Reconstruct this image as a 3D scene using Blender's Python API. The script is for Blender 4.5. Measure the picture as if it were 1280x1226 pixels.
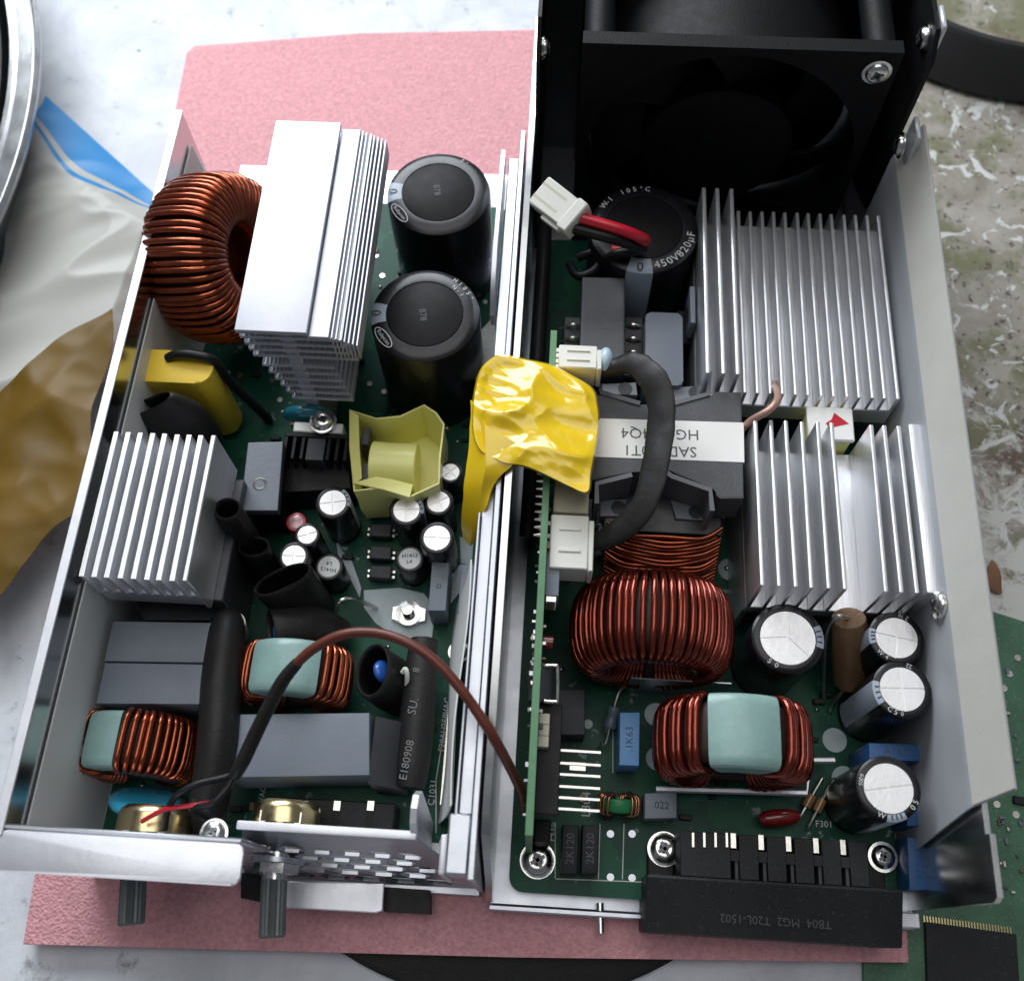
import bpy, bmesh, math, random
from mathutils import Vector, Matrix, noise
random.seed(7)
S = 0.001                                   # geometry below is written in millimetres
for o in list(bpy.data.objects): bpy.data.objects.remove(o)
scene = bpy.context.scene
COL = scene.collection
# ------------------------------------------------------------------ camera
AX = Vector((0.998158, 0.048016, -0.037079))      # world axes seen in camera frame (x right, y down, z forward)
AY = Vector((0.058944, -0.912199, 0.405485))
AZ = Vector((-0.014354, -0.406924, -0.913349))
CAM = Vector((0, 0, 270)); FPX = 1272.64
cam = bpy.data.cameras.new('camera'); co = bpy.data.objects.new('camera', cam); COL.objects.link(co)
m = Matrix(((AX.x, -AX.y, -AX.z), (AY.x, -AY.y, -AY.z), (AZ.x, -AZ.y, -AZ.z))).to_4x4()
m.translation = CAM * S
co.matrix_world = m
cam.sensor_width = 36; cam.lens = 36 * FPX / 1280; cam.clip_start = 0.01; cam.clip_end = 20
cam.dof.use_dof = True; cam.dof.focus_distance = 0.252; cam.dof.aperture_fstop = 16
scene.camera = co
# ------------------------------------------------------------------ light: a window behind and to the left, a dim room
w = bpy.data.worlds.new('World'); scene.world = w; w.use_nodes = True
bg = w.node_tree.nodes['Background']; bg.inputs[0].default_value = (0.74, 0.80, 0.92, 1); bg.inputs[1].default_value = 0.135
def lamp(name, loc, target, size, sizey, power, col):
    l = bpy.data.lights.new(name, 'AREA'); l.shape = 'RECTANGLE'; l.size = size; l.size_y = sizey; l.energy = power; l.color = col
    o = bpy.data.objects.new(name, l); COL.objects.link(o); o.location = loc
    o.rotation_euler = (Vector(target) - Vector(loc)).to_track_quat('-Z', 'Y').to_euler(); return o
lamp('window_light', (-0.28, 0.76, 0.50), (-0.03, 0.16, 0), 0.62, 0.42, 8.6, (0.90, 0.95, 1.0))
lamp('ceiling_light', (-0.10, 0.35, 1.6), (0, 0.1, 0), 1.3, 1.1, 9, (1.0, 0.985, 0.96))
scene.view_settings.view_transform = 'Standard'; scene.view_settings.look = 'None'
scene.view_settings.exposure = 0.0; scene.view_settings.gamma = 1
scene.cycles.max_bounces = 8
# ------------------------------------------------------------------ helpers
def P(px, py, z):
    """point at height z (mm) on the sight line of a photo pixel: used to survey where things stand"""
    v = Vector((px - 640, py - 613, FPX)); r = Vector((AX.dot(v), AY.dot(v), AZ.dot(v)))
    return CAM + r * ((z - CAM.z) / r.z)
MATS = {}
def mat(name, col, rough=.5, metal=0., var=.12, vscale=60, bump=0., bscale=600, coat=0., trans=0., dust=0., rvar=.1, sheen=0., aniso=None, subs=0, spec=.5):
    if name in MATS: return MATS[name]
    M = bpy.data.materials.new(name); M.use_nodes = True; nt = M.node_tree; N = nt.nodes; L = nt.links
    b = N['Principled BSDF']; tc = N.new('ShaderNodeTexCoord')
    def nz(scale, detail=4, rough=.55):
        n = N.new('ShaderNodeTexNoise'); n.inputs['Scale'].default_value = scale; n.inputs['Detail'].default_value = detail
        n.inputs['Roughness'].default_value = rough; L.new(src, n.inputs['Vector']); return n
    src = tc.outputs['Object']
    if aniso:
        mp = N.new('ShaderNodeMapping'); mp.inputs['Scale'].default_value = aniso; L.new(src, mp.inputs[0]); src = mp.outputs[0]
    n = nz(vscale)
    mx = N.new('ShaderNodeMix'); mx.data_type = 'RGBA'
    mx.inputs[6].default_value = (*[max(0, c * (1 - var * 1.6)) for c in col], 1); mx.inputs[7].default_value = (*[min(1, c * (1 + var * 1.6)) for c in col], 1)
    L.new(n.outputs[0], mx.inputs[0]); out = mx.outputs[2]
    if dust:
        d = nz(vscale * 14, 2); r = N.new('ShaderNodeMapRange'); r.inputs[1].default_value = .62; r.inputs[2].default_value = .78
        L.new(d.outputs[0], r.inputs[0]); mm = N.new('ShaderNodeMath'); mm.operation = 'MULTIPLY'; mm.inputs[1].default_value = dust; L.new(r.outputs[0], mm.inputs[0])
        m2 = N.new('ShaderNodeMix'); m2.data_type = 'RGBA'; L.new(mm.outputs[0], m2.inputs[0]); L.new(out, m2.inputs[6]); m2.inputs[7].default_value = (.55, .55, .54, 1); out = m2.outputs[2]
    L.new(out, b.inputs['Base Color'])
    rr = N.new('ShaderNodeMapRange'); rr.inputs[3].default_value = max(.03, rough - rvar); rr.inputs[4].default_value = min(1, rough + rvar)
    n2 = nz(vscale * 3.1, 6); L.new(n2.outputs[0], rr.inputs[0]); L.new(rr.outputs[0], b.inputs['Roughness'])
    b.inputs['Metallic'].default_value = metal; b.inputs['Specular IOR Level'].default_value = spec; b.inputs['Coat Weight'].default_value = coat; b.inputs['Coat Roughness'].default_value = .12
    if trans: b.inputs['Transmission Weight'].default_value = trans
    if subs:
        b.inputs['Subsurface Weight'].default_value = subs; b.inputs['Subsurface Radius'].default_value = (.002, .002, .0018)
    if bump:
        n3 = nz(bscale, 3); bp = N.new('ShaderNodeBump'); bp.inputs['Strength'].default_value = bump; bp.inputs['Distance'].default_value = .0004
        L.new(n3.outputs[0], bp.inputs['Height']); L.new(bp.outputs[0], b.inputs['Normal'])
    MATS[name] = M; return M
ALU = mat('extruded_aluminium', (.80, .81, .84), .34, .80, .09, 40, .16, 300, dust=.08, aniso=(12, .6, 12), rvar=.12)
ALUW = mat('pale_aluminium', (.76, .77, .82), .40, .60, .09, 45, .12, 500, dust=.10)
STEEL = mat('bright_steel', (.60, .61, .62), .22, 1., .05, 40, .04, 200, rvar=.07)
STEELR = mat('galvanised_steel', (.52, .54, .59), .36, .95, .08, 60, .08, 400)
CHROME = mat('screw_steel', (.72, .72, .70), .22, 1., .1, 300, .1, 800)
DSTEEL = mat('dark_steel', (.12, .12, .13), .35, .6, .2, 60)
BLACKP = mat('black_plastic', (.008, .008, .009), .48, 0, .3, 120, .15, 1500, spec=.25)
BLOCKP = mat('charcoal_plastic', (.015, .016, .018), .55, 0, .25, 90, .2, 2500, dust=.06, spec=.35)
SHRINK = mat('heat_shrink', (.016, .015, .015), .46, 0, .3, 90, .12, 500, dust=.05, spec=.28)
CAPS = mat('capacitor_sleeve', (.008, .007, .010), .30, 0, .3, 60, .03, 200, coat=.06, dust=.03, spec=.4)
CAPD = mat('capacitor_end_disc', (.007, .0065, .008), .5, 0, .3, 90, .05, 700, dust=.03, spec=.16)
CAPT = mat('capacitor_top_alu', (.86, .86, .87), .40, .75, .05, 200, .1, 900)
STRIPE = mat('grey_stripe_print', (.36, .42, .50), .4, 0, .1, 100)
PRINTW = mat('white_print', (.62, .63, .63), .6, 0, .15, 900)
PRINTG = mat('faint_grey_print', (.10, .10, .11), .6, 0, .3, 500)
PRINTK = mat('black_print', (.02, .02, .02), .6, 0, .2, 300)
COPPER = mat('enamelled_copper', (.33, .066, .020), .22, .85, .35, 260, .12, 900, coat=.5, rvar=.1)
COPPER2 = mat('red_enamelled_copper', (.23, .030, .013), .20, .82, .35, 260, .12, 900, coat=.6)
COPPER3 = mat('light_copper_wire', (.55, .25, .15), .28, .9, .25, 260)
GREYB = mat('grey_box_plastic', (.17, .195, .235), .50, 0, .08, 120, .15, 2500, dust=.05)
GREYD = mat('dark_grey_box', (.045, .048, .055), .55, 0, .15, 120, .15, 2500)
FERR = mat('ferrite', (.075, .078, .085), .55, 0, .15, 300, .3, 1800, dust=.08)
WHITEP = mat('white_nylon', (.78, .78, .72), .42, 0, .05, 200, .1, 900, subs=.15)
CREAMP = mat('cream_nylon', (.60, .58, .45), .5, 0, .06, 200)
YTAPE = mat('yellow_polyester_tape', (.86, .58, .012), .22, 0, .12, 60, .35, 120, coat=.6)

YBOX = mat('yellow_box_cap', (.90, .62, .05), .38, 0, .08, 90, .08, 900)
GTAPE = mat('pale_green_tape', (.25, .40, .375), .42, 0, .14, 160, .25, 420, coat=.2)
BLUEC = mat('blue_box_cap', (.02, .095, .26), .45, 0, .12, 120, .1, 1500)
LBLUE = mat('light_blue_box_cap', (.13, .34, .68), .45, 0, .1, 120, .1, 1500)
TEAL = mat('teal_disc', (.012, .16, .23), .30, 0, .1, 120, coat=.4)
SKY = mat('sky_blue_disc', (.035, .36, .58), .28, 0, .1, 120, coat=.5)
GREEN = mat('green_core', (.02, .20, .07), .4, 0, .1, 200)
BROWNW = mat('brown_wire', (.13, .030, .018), .38, 0, .12, 200, .06, 300)
REDW = mat('red_wire', (.55, .01, .03), .33, 0, .1, 200, coat=.3)
BLACKW = mat('black_wire', (.010, .010, .011), .40, 0, .2, 200, spec=.3)
PINKW = mat('pinkish_copper_lead', (.50, .30, .24), .35, .3, .15, 200)
REDC = mat('red_capsule', (.22, .010, .012), .25, 0, .2, 200, coat=.6)
BRONZE = mat('brown_sleeve', (.20, .12, .065), .38, .35, .25, 250, .3, 1500)
GOLD = mat('gold_passivated_steel', (.70, .58, .33), .24, 1., .15, 160)
TINNED = mat('tinned_copper', (.75, .73, .68), .3, 1., .1, 300)
LABEL = mat('white_label', (.88, .87, .84), .35, 0, .03, 120)
FOAMG = mat('sponge_grey', (.30, .31, .30), .9, 0, .2, 200, .8, 1200)
GLUE = mat('white_glue', (.42, .50, .52), .45, 0, .15, 150, .3, 300)
SHAFT = mat('ribbed_shaft', (.17, .185, .185), .5, .5, .2, 200)
BEIGE = mat('lip_and_lit_fold_beige', (.58, .57, .53), .5, 0, .05, 120, .1, 900)
WALLG = mat('grey_film', (.40, .415, .44), .48, 0, .05, 60, .08, 700)
def film_mat(name, col, tr=.45, rough=.4):
    M = bpy.data.materials.new(name); M.use_nodes = True; N = M.node_tree.nodes; L = M.node_tree.links
    b = N['Principled BSDF']; b.inputs['Base Color'].default_value = (*col, 1); b.inputs['Roughness'].default_value = rough
    t = N.new('ShaderNodeBsdfTranslucent'); t.inputs[0].default_value = (*col, 1); mx = N.new('ShaderNodeMixShader'); mx.inputs[0].default_value = tr
    tc = N.new('ShaderNodeTexCoord'); n = N.new('ShaderNodeTexNoise'); n.inputs['Scale'].default_value = 50; n.inputs['Detail'].default_value = 5
    L.new(tc.outputs['Object'], n.inputs['Vector']); bp = N.new('ShaderNodeBump'); bp.inputs['Strength'].default_value = .25; bp.inputs['Distance'].default_value = .001
    L.new(n.outputs[0], bp.inputs['Height']); L.new(bp.outputs[0], b.inputs['Normal'])
    L.new(b.outputs[0], mx.inputs[1]); L.new(t.outputs[0], mx.inputs[2]); L.new(mx.outputs[0], N['Material Output'].inputs[0]); MATS[name] = M; return M
FILM = film_mat('milky_film', (.92, .93, .92), .25)
YPALE = mat('pale_yellow_tape', (.95, .92, .33), .36, 0, .04, 120, .2, 300, coat=.15)
BAGM = None
ORG = {}
def bm_new(): return bmesh.new()
def _finish(bm, smooth):
    bmesh.ops.recalc_face_normals(bm, faces=bm.faces[:])
def add(name, bm, material, parent=None, label=None, smooth=38, cat=None, kind=None, group=None, recalc=True):
    if recalc: bmesh.ops.recalc_face_normals(bm, faces=bm.faces[:])
    vs = [v.co for v in bm.verts]
    lo = Vector([min(v[i] for v in vs) for i in range(3)]); hi = Vector([max(v[i] for v in vs) for i in range(3)])
    org = Vector(((lo.x + hi.x) / 2, (lo.y + hi.y) / 2, lo.z))
    for v in bm.verts: v.co = (v.co - org) * S
    me = bpy.data.meshes.new(name); bm.to_mesh(me); bm.free()
    if smooth:
        me.polygons.foreach_set('use_smooth', [True] * len(me.polygons)); me.set_sharp_from_angle(angle=math.radians(smooth))
    me.materials.append(material)
    o = bpy.data.objects.new(name, me); COL.objects.link(o)
    return _place(o, org, parent, label, cat, kind, group)
def _place(o, org, parent, label=None, cat=None, kind=None, group=None):
    po = ORG[parent.name] if parent else Vector((0, 0, 0))
    o.location = (org - po) * S; o.parent = parent; ORG[o.name] = org
    if label: o['label'] = label
    if cat: o['category'] = cat
    if kind: o['kind'] = kind
    if group: o['group'] = group
    return o
def root(name, org, label=None, cat=None, parent=None, group=None):
    o = bpy.data.objects.new(name, None); o.empty_display_size = .01; COL.objects.link(o)
    return _place(o, Vector(org), parent, label, cat, None, group)
def rep(o, d, parent=None, label=None):
    c = o.copy(); COL.objects.link(c); c.parent = parent or o.parent
    org = ORG[o.name] + Vector(d); ORG[c.name] = org
    po = ORG[c.parent.name] if c.parent else Vector((0, 0, 0))
    c.location = (org - po) * S
    if label: c['label'] = label
    if o.name.startswith('fin'): c.rotation_euler = (0, random.uniform(-.012, .012), random.uniform(-.005, .005))
    for ch in o.children:
        k = ch.copy(); COL.objects.link(k); k.parent = c; ORG[k.name] = ORG[ch.name] + Vector(d)
    return c
def box(bm, x0, x1, y0, y1, z0, z1, bev=0., seg=1, M=None):
    r = bmesh.ops.create_cube(bm, size=1); vs = r['verts']
    for v in vs: v.co = Vector(((x0 + x1) / 2 + v.co.x * (x1 - x0), (y0 + y1) / 2 + v.co.y * (y1 - y0), (z0 + z1) / 2 + v.co.z * (z1 - z0)))
    if M is not None:
        for v in vs: v.co = M @ v.co
    if bev:
        es = list({e for v in vs for e in v.link_edges}); bmesh.ops.bevel(bm, geom=es, offset=bev, segments=seg, profile=.6, affect='EDGES')
    return bm
def B(*a, **k): return box(bm_new(), *a, **k)
def rings(bm, rs, cap0=True, cap1=True, closed=True):
    V = [[bm.verts.new(p) for p in r] for r in rs]
    for a, b in zip(V, V[1:]):
        n = len(a)
        for i in range(n if closed else n - 1):
            bm.faces.new((a[i], a[(i + 1) % n], b[(i + 1) % n], b[i]))
    if cap0: bm.faces.new(V[0][::-1])
    if cap1: bm.faces.new(V[-1])
    return V
def basis(d):
    d = d.normalized(); a = Vector((0, 0, 1)) if abs(d.z) < .9 else Vector((1, 0, 0)); u = d.cross(a).normalized(); return u, d.cross(u)
def cyl(bm, p0, p1, r0, r1=None, seg=20, cap=True):
    p0 = Vector(p0); p1 = Vector(p1); r1 = r0 if r1 is None else r1; u, v = basis(p1 - p0)
    c = [(math.cos(2 * math.pi * i / seg), math.sin(2 * math.pi * i / seg)) for i in range(seg)]
    rings(bm, [[p0 + (u * a + v * b) * r0 for a, b in c], [p1 + (u * a + v * b) * r1 for a, b in c]], cap, cap); return bm
def lathe(bm, c, prof, seg=36, axis=(0, 0, 1), a0=0, a1=360):
    c = Vector(c); d = Vector(axis).normalized()
    if abs(d.z) > .9: u, v = Vector((1, 0, 0)), Vector((0, 1, 0))
    else: u, v = basis(d)
    full = a1 - a0 >= 360; n = seg if full else seg + 1
    an = [math.radians(a0 + (a1 - a0) * i / seg) for i in range(n)]
    V = []
    for r, h in prof:
        if r < 1e-6: V.append([bm.verts.new(c + d * h)])
        else: V.append([bm.verts.new(c + d * h + (u * math.cos(t) + v * math.sin(t)) * r) for t in an])
    for a, b in zip(V, V[1:]):
        for i in range(n if full else n - 1):
            j = (i + 1) % n
            f = [a[i] if len(a) > 1 else a[0], a[j] if len(a) > 1 else None, b[j] if len(b) > 1 else None, b[i] if len(b) > 1 else b[0]]
            f = [x for x in f if x]
            if len(f) > 2 and len(set(f)) == len(f): bm.faces.new(f)
    return bm
def spline(pts, n=8):
    p = [Vector(q) for q in pts]; out = []
    for i in range(len(p) - 1):
        a = p[max(0, i - 1)]; b = p[i]; c = p[i + 1]; d = p[min(len(p) - 1, i + 2)]
        for k in range(n):
            t = k / n
            out.append(.5 * ((2 * b) + (c - a) * t + (2 * a - 5 * b + 4 * c - d) * t * t + (3 * b - a - 3 * c + d) * t ** 3))
    out.append(p[-1]); return out
def sweep(bm, pts, rad, seg=10, flat=None, cap=True, up0=None):
    """rad: number, list, or list of (ru, rv); frames carried along the path"""
    n = len(pts); R = rad if isinstance(rad, list) else [rad] * n
    if len(R) != n:
        k = len(R); R2 = []
        for i in range(n):
            t = i / (n - 1) * (k - 1); j = min(int(t), k - 2); f = t - j
            a, b = R[j], R[j + 1]
            R2.append(tuple(x + (y - x) * f for x, y in zip(a, b)) if isinstance(a, tuple) else a + (b - a) * f)
        R = R2
    rs = []; u = None
    for i, p in enumerate(pts):
        d = (pts[min(i + 1, n - 1)] - pts[max(i - 1, 0)]).normalized()
        if u is None: u = Vector(up0) if up0 else basis(d)[0]
        u = (u - d * u.dot(d)).normalized(); v = d.cross(u)
        ru, rv = R[i] if isinstance(R[i], tuple) else (R[i], R[i])
        rs.append([p + u * (math.cos(2 * math.pi * k / seg) * ru) + v * (math.sin(2 * math.pi * k / seg) * rv) for k in range(seg)])
    rings(bm, rs, cap, cap); return bm
def hollow(bm, pts, rad, wall=.6, seg=22, up0=None, depth=8):
    """open-ended sleeve: outer skin, rolled lip, inner skin going down"""
    o = bm_new(); sweep(o, pts, rad, seg, cap=False, up0=up0)
    o.verts.ensure_lookup_table(); n = len(pts)
    rs = [[o.verts[i * seg + k].co.copy() for k in range(seg)] for i in range(n)]; o.free()
    cen = [sum(r, Vector()) / seg for r in rs]
    inner = [[p + (c - p).normalized() * min(wall, (c - p).length * .6) for p in r] for r, c in zip(rs, cen)]
    seq = rs + [[(a + b) / 2 + (cen[-1] - cen[-2]).normalized() * wall * .4 for a, b in zip(rs[-1], inner[-1])]] + inner[::-1][:max(2, depth)]
    rings(bm, seq, True, True); return bm
def prism(bm, poly, z0, z1, f=lambda x, y, z: (x, y, z), bev=0):
    a = [bm.verts.new(f(x, y, z0)) for x, y in poly]; b = [bm.verts.new(f(x, y, z1)) for x, y in poly]; n = len(a)
    fs = [bm.faces.new(a[::-1]), bm.faces.new(b)] + [bm.faces.new((a[i], a[(i + 1) % n], b[(i + 1) % n], b[i])) for i in range(n)]
    if bev: bmesh.ops.bevel(bm, geom=list({e for q in fs[:2] for e in q.edges}), offset=bev, segments=2, profile=.6, affect='EDGES')
    return bm
def rrect(x0, x1, y0, y1, r, n=5):
    o = []
    for cx, cy, s in ((x1 - r, y1 - r, 0), (x0 + r, y1 - r, 90), (x0 + r, y0 + r, 180), (x1 - r, y0 + r, 270)):
        for i in range(n + 1):
            t = math.radians(s + 90 * i / n); o.append((cx + r * math.cos(t), cy + r * math.sin(t)))
    return o
def text(s, size, org, right, up, material, parent, name='lettering', label=None, bold=0.):
    cu = bpy.data.curves.new(name, 'FONT'); cu.body = s; cu.size = 1; cu.align_x = 'CENTER'; cu.align_y = 'CENTER'; cu.offset = bold; cu.resolution_u = 2
    t = bpy.data.objects.new('t', cu); me = bpy.data.meshes.new_from_object(t); bpy.data.objects.remove(t); bpy.data.curves.remove(cu)
    bm = bm_new(); bm.from_mesh(me); bpy.data.meshes.remove(me)
    right = Vector(right).normalized(); up = Vector(up).normalized(); org = Vector(org)
    for v in bm.verts: v.co = org + (right * v.co.x + up * v.co.y) * size
    return add(name, bm, material, parent, label, smooth=0, recalc=False)
def sheet(bm, grid, th):
    """grid of points -> closed sheet of thickness th"""
    nu = len(grid); nv = len(grid[0])
    nor = [[None] * nv for _ in range(nu)]
    for i in range(nu):
        for j in range(nv):
            a = grid[min(i + 1, nu - 1)][j] - grid[max(i - 1, 0)][j]; b = grid[i][min(j + 1, nv - 1)] - grid[i][max(j - 1, 0)]
            q = a.cross(b); nor[i][j] = q.normalized() if q.length > 1e-9 else Vector((0, 0, 1))
    T = [[bm.verts.new(grid[i][j] + nor[i][j] * th / 2) for j in range(nv)] for i in range(nu)]
    U = [[bm.verts.new(grid[i][j] - nor[i][j] * th / 2) for j in range(nv)] for i in range(nu)]
    for i in range(nu - 1):
        for j in range(nv - 1):
            bm.faces.new((T[i][j], T[i + 1][j], T[i + 1][j + 1], T[i][j + 1])); bm.faces.new((U[i][j], U[i][j + 1], U[i + 1][j + 1], U[i + 1][j]))
    for i in range(nu - 1):
        bm.faces.new((T[i][0], U[i][0], U[i + 1][0], T[i + 1][0])); bm.faces.new((T[i][-1], T[i + 1][-1], U[i + 1][-1], U[i][-1]))
    for j in range(nv - 1):
        bm.faces.new((T[0][j], T[0][j + 1], U[0][j + 1], U[0][j])); bm.faces.new((T[-1][j], U[-1][j], U[-1][j + 1], T[-1][j + 1]))
    return bm
def quadgrid(c, nu, nv, f=None):
    a, b, d, e = [Vector(q) for q in c]; g = []
    for i in range(nu):
        row = []
        for j in range(nv):
            s = i / (nu - 1); t = j / (nv - 1); p = (a * (1 - s) + b * s) * (1 - t) + (e * (1 - s) + d * s) * t
            row.append(p + (f(s, t) if f else Vector()))
        g.append(row)
    return g
def screw(parent, c, r=2.6, axis=(0, 0, 1), label=None, name='screw', washer=True, rot=.5):
    c = Vector(c); d = Vector(axis).normalized(); prof = []
    if washer: prof += [(0, 0), (r * 1.28, 0), (r * 1.28, .45), (r * 1.02, .5)]
    else: prof += [(0, 0), (r, 0)]
    prof += [(r, .55), (r, .9), (r * .9, 1.5), (r * .66, 1.85), (r * .42, 1.95), (r * .2, 1.55), (0, 1.3)]
    o = add(name, lathe(bm_new(), c, prof, 26, d), CHROME, parent, label)
    u, v = basis(d); bm = bm_new()
    for k in (0, 1):
        a = (u if k == 0 else v); a2 = (a * math.cos(rot) + d.cross(a) * math.sin(rot)); b2 = d.cross(a2)
        q = c + d * 1.62
        pts = [q + a2 * (sx * r * .56) + b2 * (sy * r * .13) + d * (sz * .36) for sx in (-1, 1) for sy in (-1, 1) for sz in (-1, 1)]
        vs = [bm.verts.new(p) for p in pts]
        for f in ((0, 1, 3, 2), (4, 6, 7, 5), (0, 4, 5, 1), (2, 3, 7, 6), (0, 2, 6, 4), (1, 5, 7, 3)): bm.faces.new([vs[i] for i in f])
    add('cross_slot_shade', bm, DSTEEL, o, smooth=0)  # dark boxes standing proud: the shade of a screw recess as colour
    return o
def toroid(name, parent, label, c, axis, Ro, Ri, wd, wr, turns, arcs, wmat, tape=None, core=None, jit=.35, ex=.55):
    """wound ring: core, winding (one continuous helix per arc), tape band; c = centre of ring"""
    c = Vector(c); ax = Vector(axis).normalized(); u = Vector((0, 0, 1)); u = (u - ax * u.dot(ax)).normalized(); v = ax.cross(u)
    def pt(th, ph, off, ex=ex):
        A = (Ro - Ri) / 2 + off; Bh = wd / 2 + off; Rm = (Ro + Ri) / 2
        cs, sn = math.cos(ph), math.sin(ph)
        q = lambda x: math.copysign(abs(x) ** ex, x)
        rad = Rm + A * q(cs); axl = Bh * q(sn)
        return c + (u * math.cos(th) + v * math.sin(th)) * rad + ax * axl
    def ring(off, a0, a1, n, closed=False, mult=16, ex=ex):
        bm = bm_new(); rs = []
        for i in range(n + (0 if closed else 1)):
            th = math.radians(a0 + (a1 - a0) * i / n); rs.append([pt(th, 2 * math.pi * k / mult, off, ex) for k in range(mult)])
        if closed: rs.append(rs[0]); 
        rings(bm, rs, not closed, not closed)
        if closed: bmesh.ops.remove_doubles(bm, verts=bm.verts, dist=1e-4)
        return bm
    o = root(name, c - Vector((0, 0, Ro + wr)), label, parent=parent)
    add('core', ring(-.1, 0, 360, 48, True), core or mat('dark_core', (.03, .012, .008), .6), o)
    for (a0, a1), nt in zip(arcs, turns):
        K = 22; pts = []; rj = 0
        for i in range(nt * K + 1):
            if i % K == 0: rj = random.uniform(-jit, jit)
            t = i / (nt * K); th = math.radians(a0 + (a1 - a0) * t)
            ph = 2 * math.pi * (i % K) / K + math.pi
            wob = rj * .9 * math.cos(ph * .5) ** 2
            pts.append(pt(th + wob * wr / Ro, ph, wr + .15 + abs(wob) * .5))
        add('winding', sweep(bm_new(), pts, wr, 7), wmat, o, smooth=80)
    if tape:
        for a0, a1, off in tape: add('tape_band', ring(off, a0, a1, 7, mult=20, ex=.34), GTAPE, o, smooth=24)
    return o
def ecap(parent, label, px, py, zt, r, zb=5, vent='cross', stripe=None, txt=None, rot=0, name='capacitor', big=False, sleeve=None, tmat=None, va=None):
    c = P(px, py, zt); x, y = c.x, c.y; e = r * .12; o_prof = [(0, zb), (r * .97, zb), (r, zb + .5), (r, zb + 1.6), (r * .955, zb + 2.1), (r, zb + 2.7), (r, zt - e), (r * .985, zt - e * .45), (r * .93, zt - .06 * r * .4), (r * .86, zt)]
    ri = r * (.70 if big else .76)
    o_prof += [(ri + .1, zt - .02), (ri, zt - .35), (0, zt - .35)]
    o = add(name, lathe(bm_new(), (x, y, 0), o_prof, 44), sleeve or CAPS, parent, label)
    bm = bm_new()
    if big:
        lathe(bm, (x, y, 0), [(0, zt - .36), (ri - .05, zt - .36), (ri - .15, zt - .1), (ri * .96, zt + .02), (0, zt + .04)], 44); add('top_disc', bm, CAPD, o)
    else:
        n = {'cross': 4, 'tri': 3, 'plain': 1}[vent]; gap = .22 if r < 5 else .3
        if n == 1: lathe(bm, (x, y, 0), [(0, zt - .4), (ri - .04, zt - .4), (ri - .04, zt - .05), (ri - .3, zt + .05), (0, zt + .06)], 36)
        else:
            lathe(bm, (x, y, 0), [(0, zt - .4), (ri - .04, zt - .4), (ri - .04, zt - .22), (0, zt - .22)], 36)
            an = [rot + 360 * k / n for k in range(n)] if vent == 'cross' else [rot, rot + 100, rot + 230]
            an = an + [an[0] + 360]
            for k in range(n):
                a0, a1 = math.radians(an[k]), math.radians(an[k + 1]); mid = (a0 + a1) / 2; s = gap / math.sin((a1 - a0) / 2)
                off = Vector((math.cos(mid), math.sin(mid), 0)) * s; pts = [(x + off.x, y + off.y)]; K = 10
                for i in range(K + 1):
                    t = a0 + (a1 - a0) * i / K; d = Vector((math.cos(t), math.sin(t))) * (ri - .08)
                    tt = t + (gap / ri if i == 0 else (-gap / ri if i == K else 0)); pts.append((x + math.cos(tt) * (ri - .08), y + math.sin(tt) * (ri - .08)))
                prism(bm, pts, zt - .3, zt - .02 + random.uniform(0, .06))
        add('top_disc', bm, tmat or CAPT, o)
    if stripe:
        a0, a1 = stripe; q = .05
        pr = [(r + q, zb + 3), (r + q, zt - e), (r * .985 + q, zt - e * .45 + q), (r * .93 + q, zt - .024 * r + q), (r * .86, zt + q), (ri + .15, zt + q)]
        bm = lathe(bm_new(), (x, y, 0), pr, 14, (0, 0, 1), a0, a1); add('polarity_stripe', bm, STRIPE, o, recalc=False)
        am = math.radians((a0 + a1) / 2); rd = Vector((math.cos(am), math.sin(am), 0))
        if big:
            text('0', r * .26, Vector((x, y, zt + .14)) + rd * r * .87, rd.cross(Vector((0, 0, -1))), rd, PRINTK, o)
        else:
            for k in range(3):
                a = math.radians(a0 + (a1 - a0) * (k + 1) / 4); d2 = Vector((math.cos(a), math.sin(a), 0)); bm = bm_new()
                q2 = Vector((x, y, zt + .1)) + d2 * r * .86; sd = d2.cross(Vector((0, 0, 1)))
                vs = [bm.verts.new(q2 + d2 * (i * r * .07) + sd * (j * .16)) for i, j in ((-1, -1), (1, -1), (1, 1), (-1, 1))]; bm.faces.new(vs); add('stripe_mark', bm, PRINTK, o, smooth=0, recalc=False)
    for s, ang, sz in (txt or []):
        a = math.radians(ang); rd = Vector((math.cos(a), math.sin(a), 0)); tg = Vector((-rd.y, rd.x, 0))
        text(s, sz, Vector((x, y, zt + .12)) + rd * r * .865, tg, -rd, PRINTW, o)
    return o
def arctext(o, s, c, r, zt, a_start, step, sz, m=None):
    for i, ch in enumerate(s):
        a = math.radians(a_start + step * i); rd = Vector((math.cos(a), math.sin(a), 0)); tg = Vector((-rd.y, rd.x, 0)) * (1 if step > 0 else -1)
        text(ch, sz, Vector((c.x, c.y, zt)) + rd * r, tg, (-rd if step > 0 else rd), m or PRINTW, o)
def disc(parent, px, py, r, z=5.0, m=None, name='solder_pad', h=.25):
    c = P(px, py, z); return add(name, cyl(bm_new(), (c.x, c.y, z), (c.x, c.y, z + h), r, seg=22), m or TINNED, parent)
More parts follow.
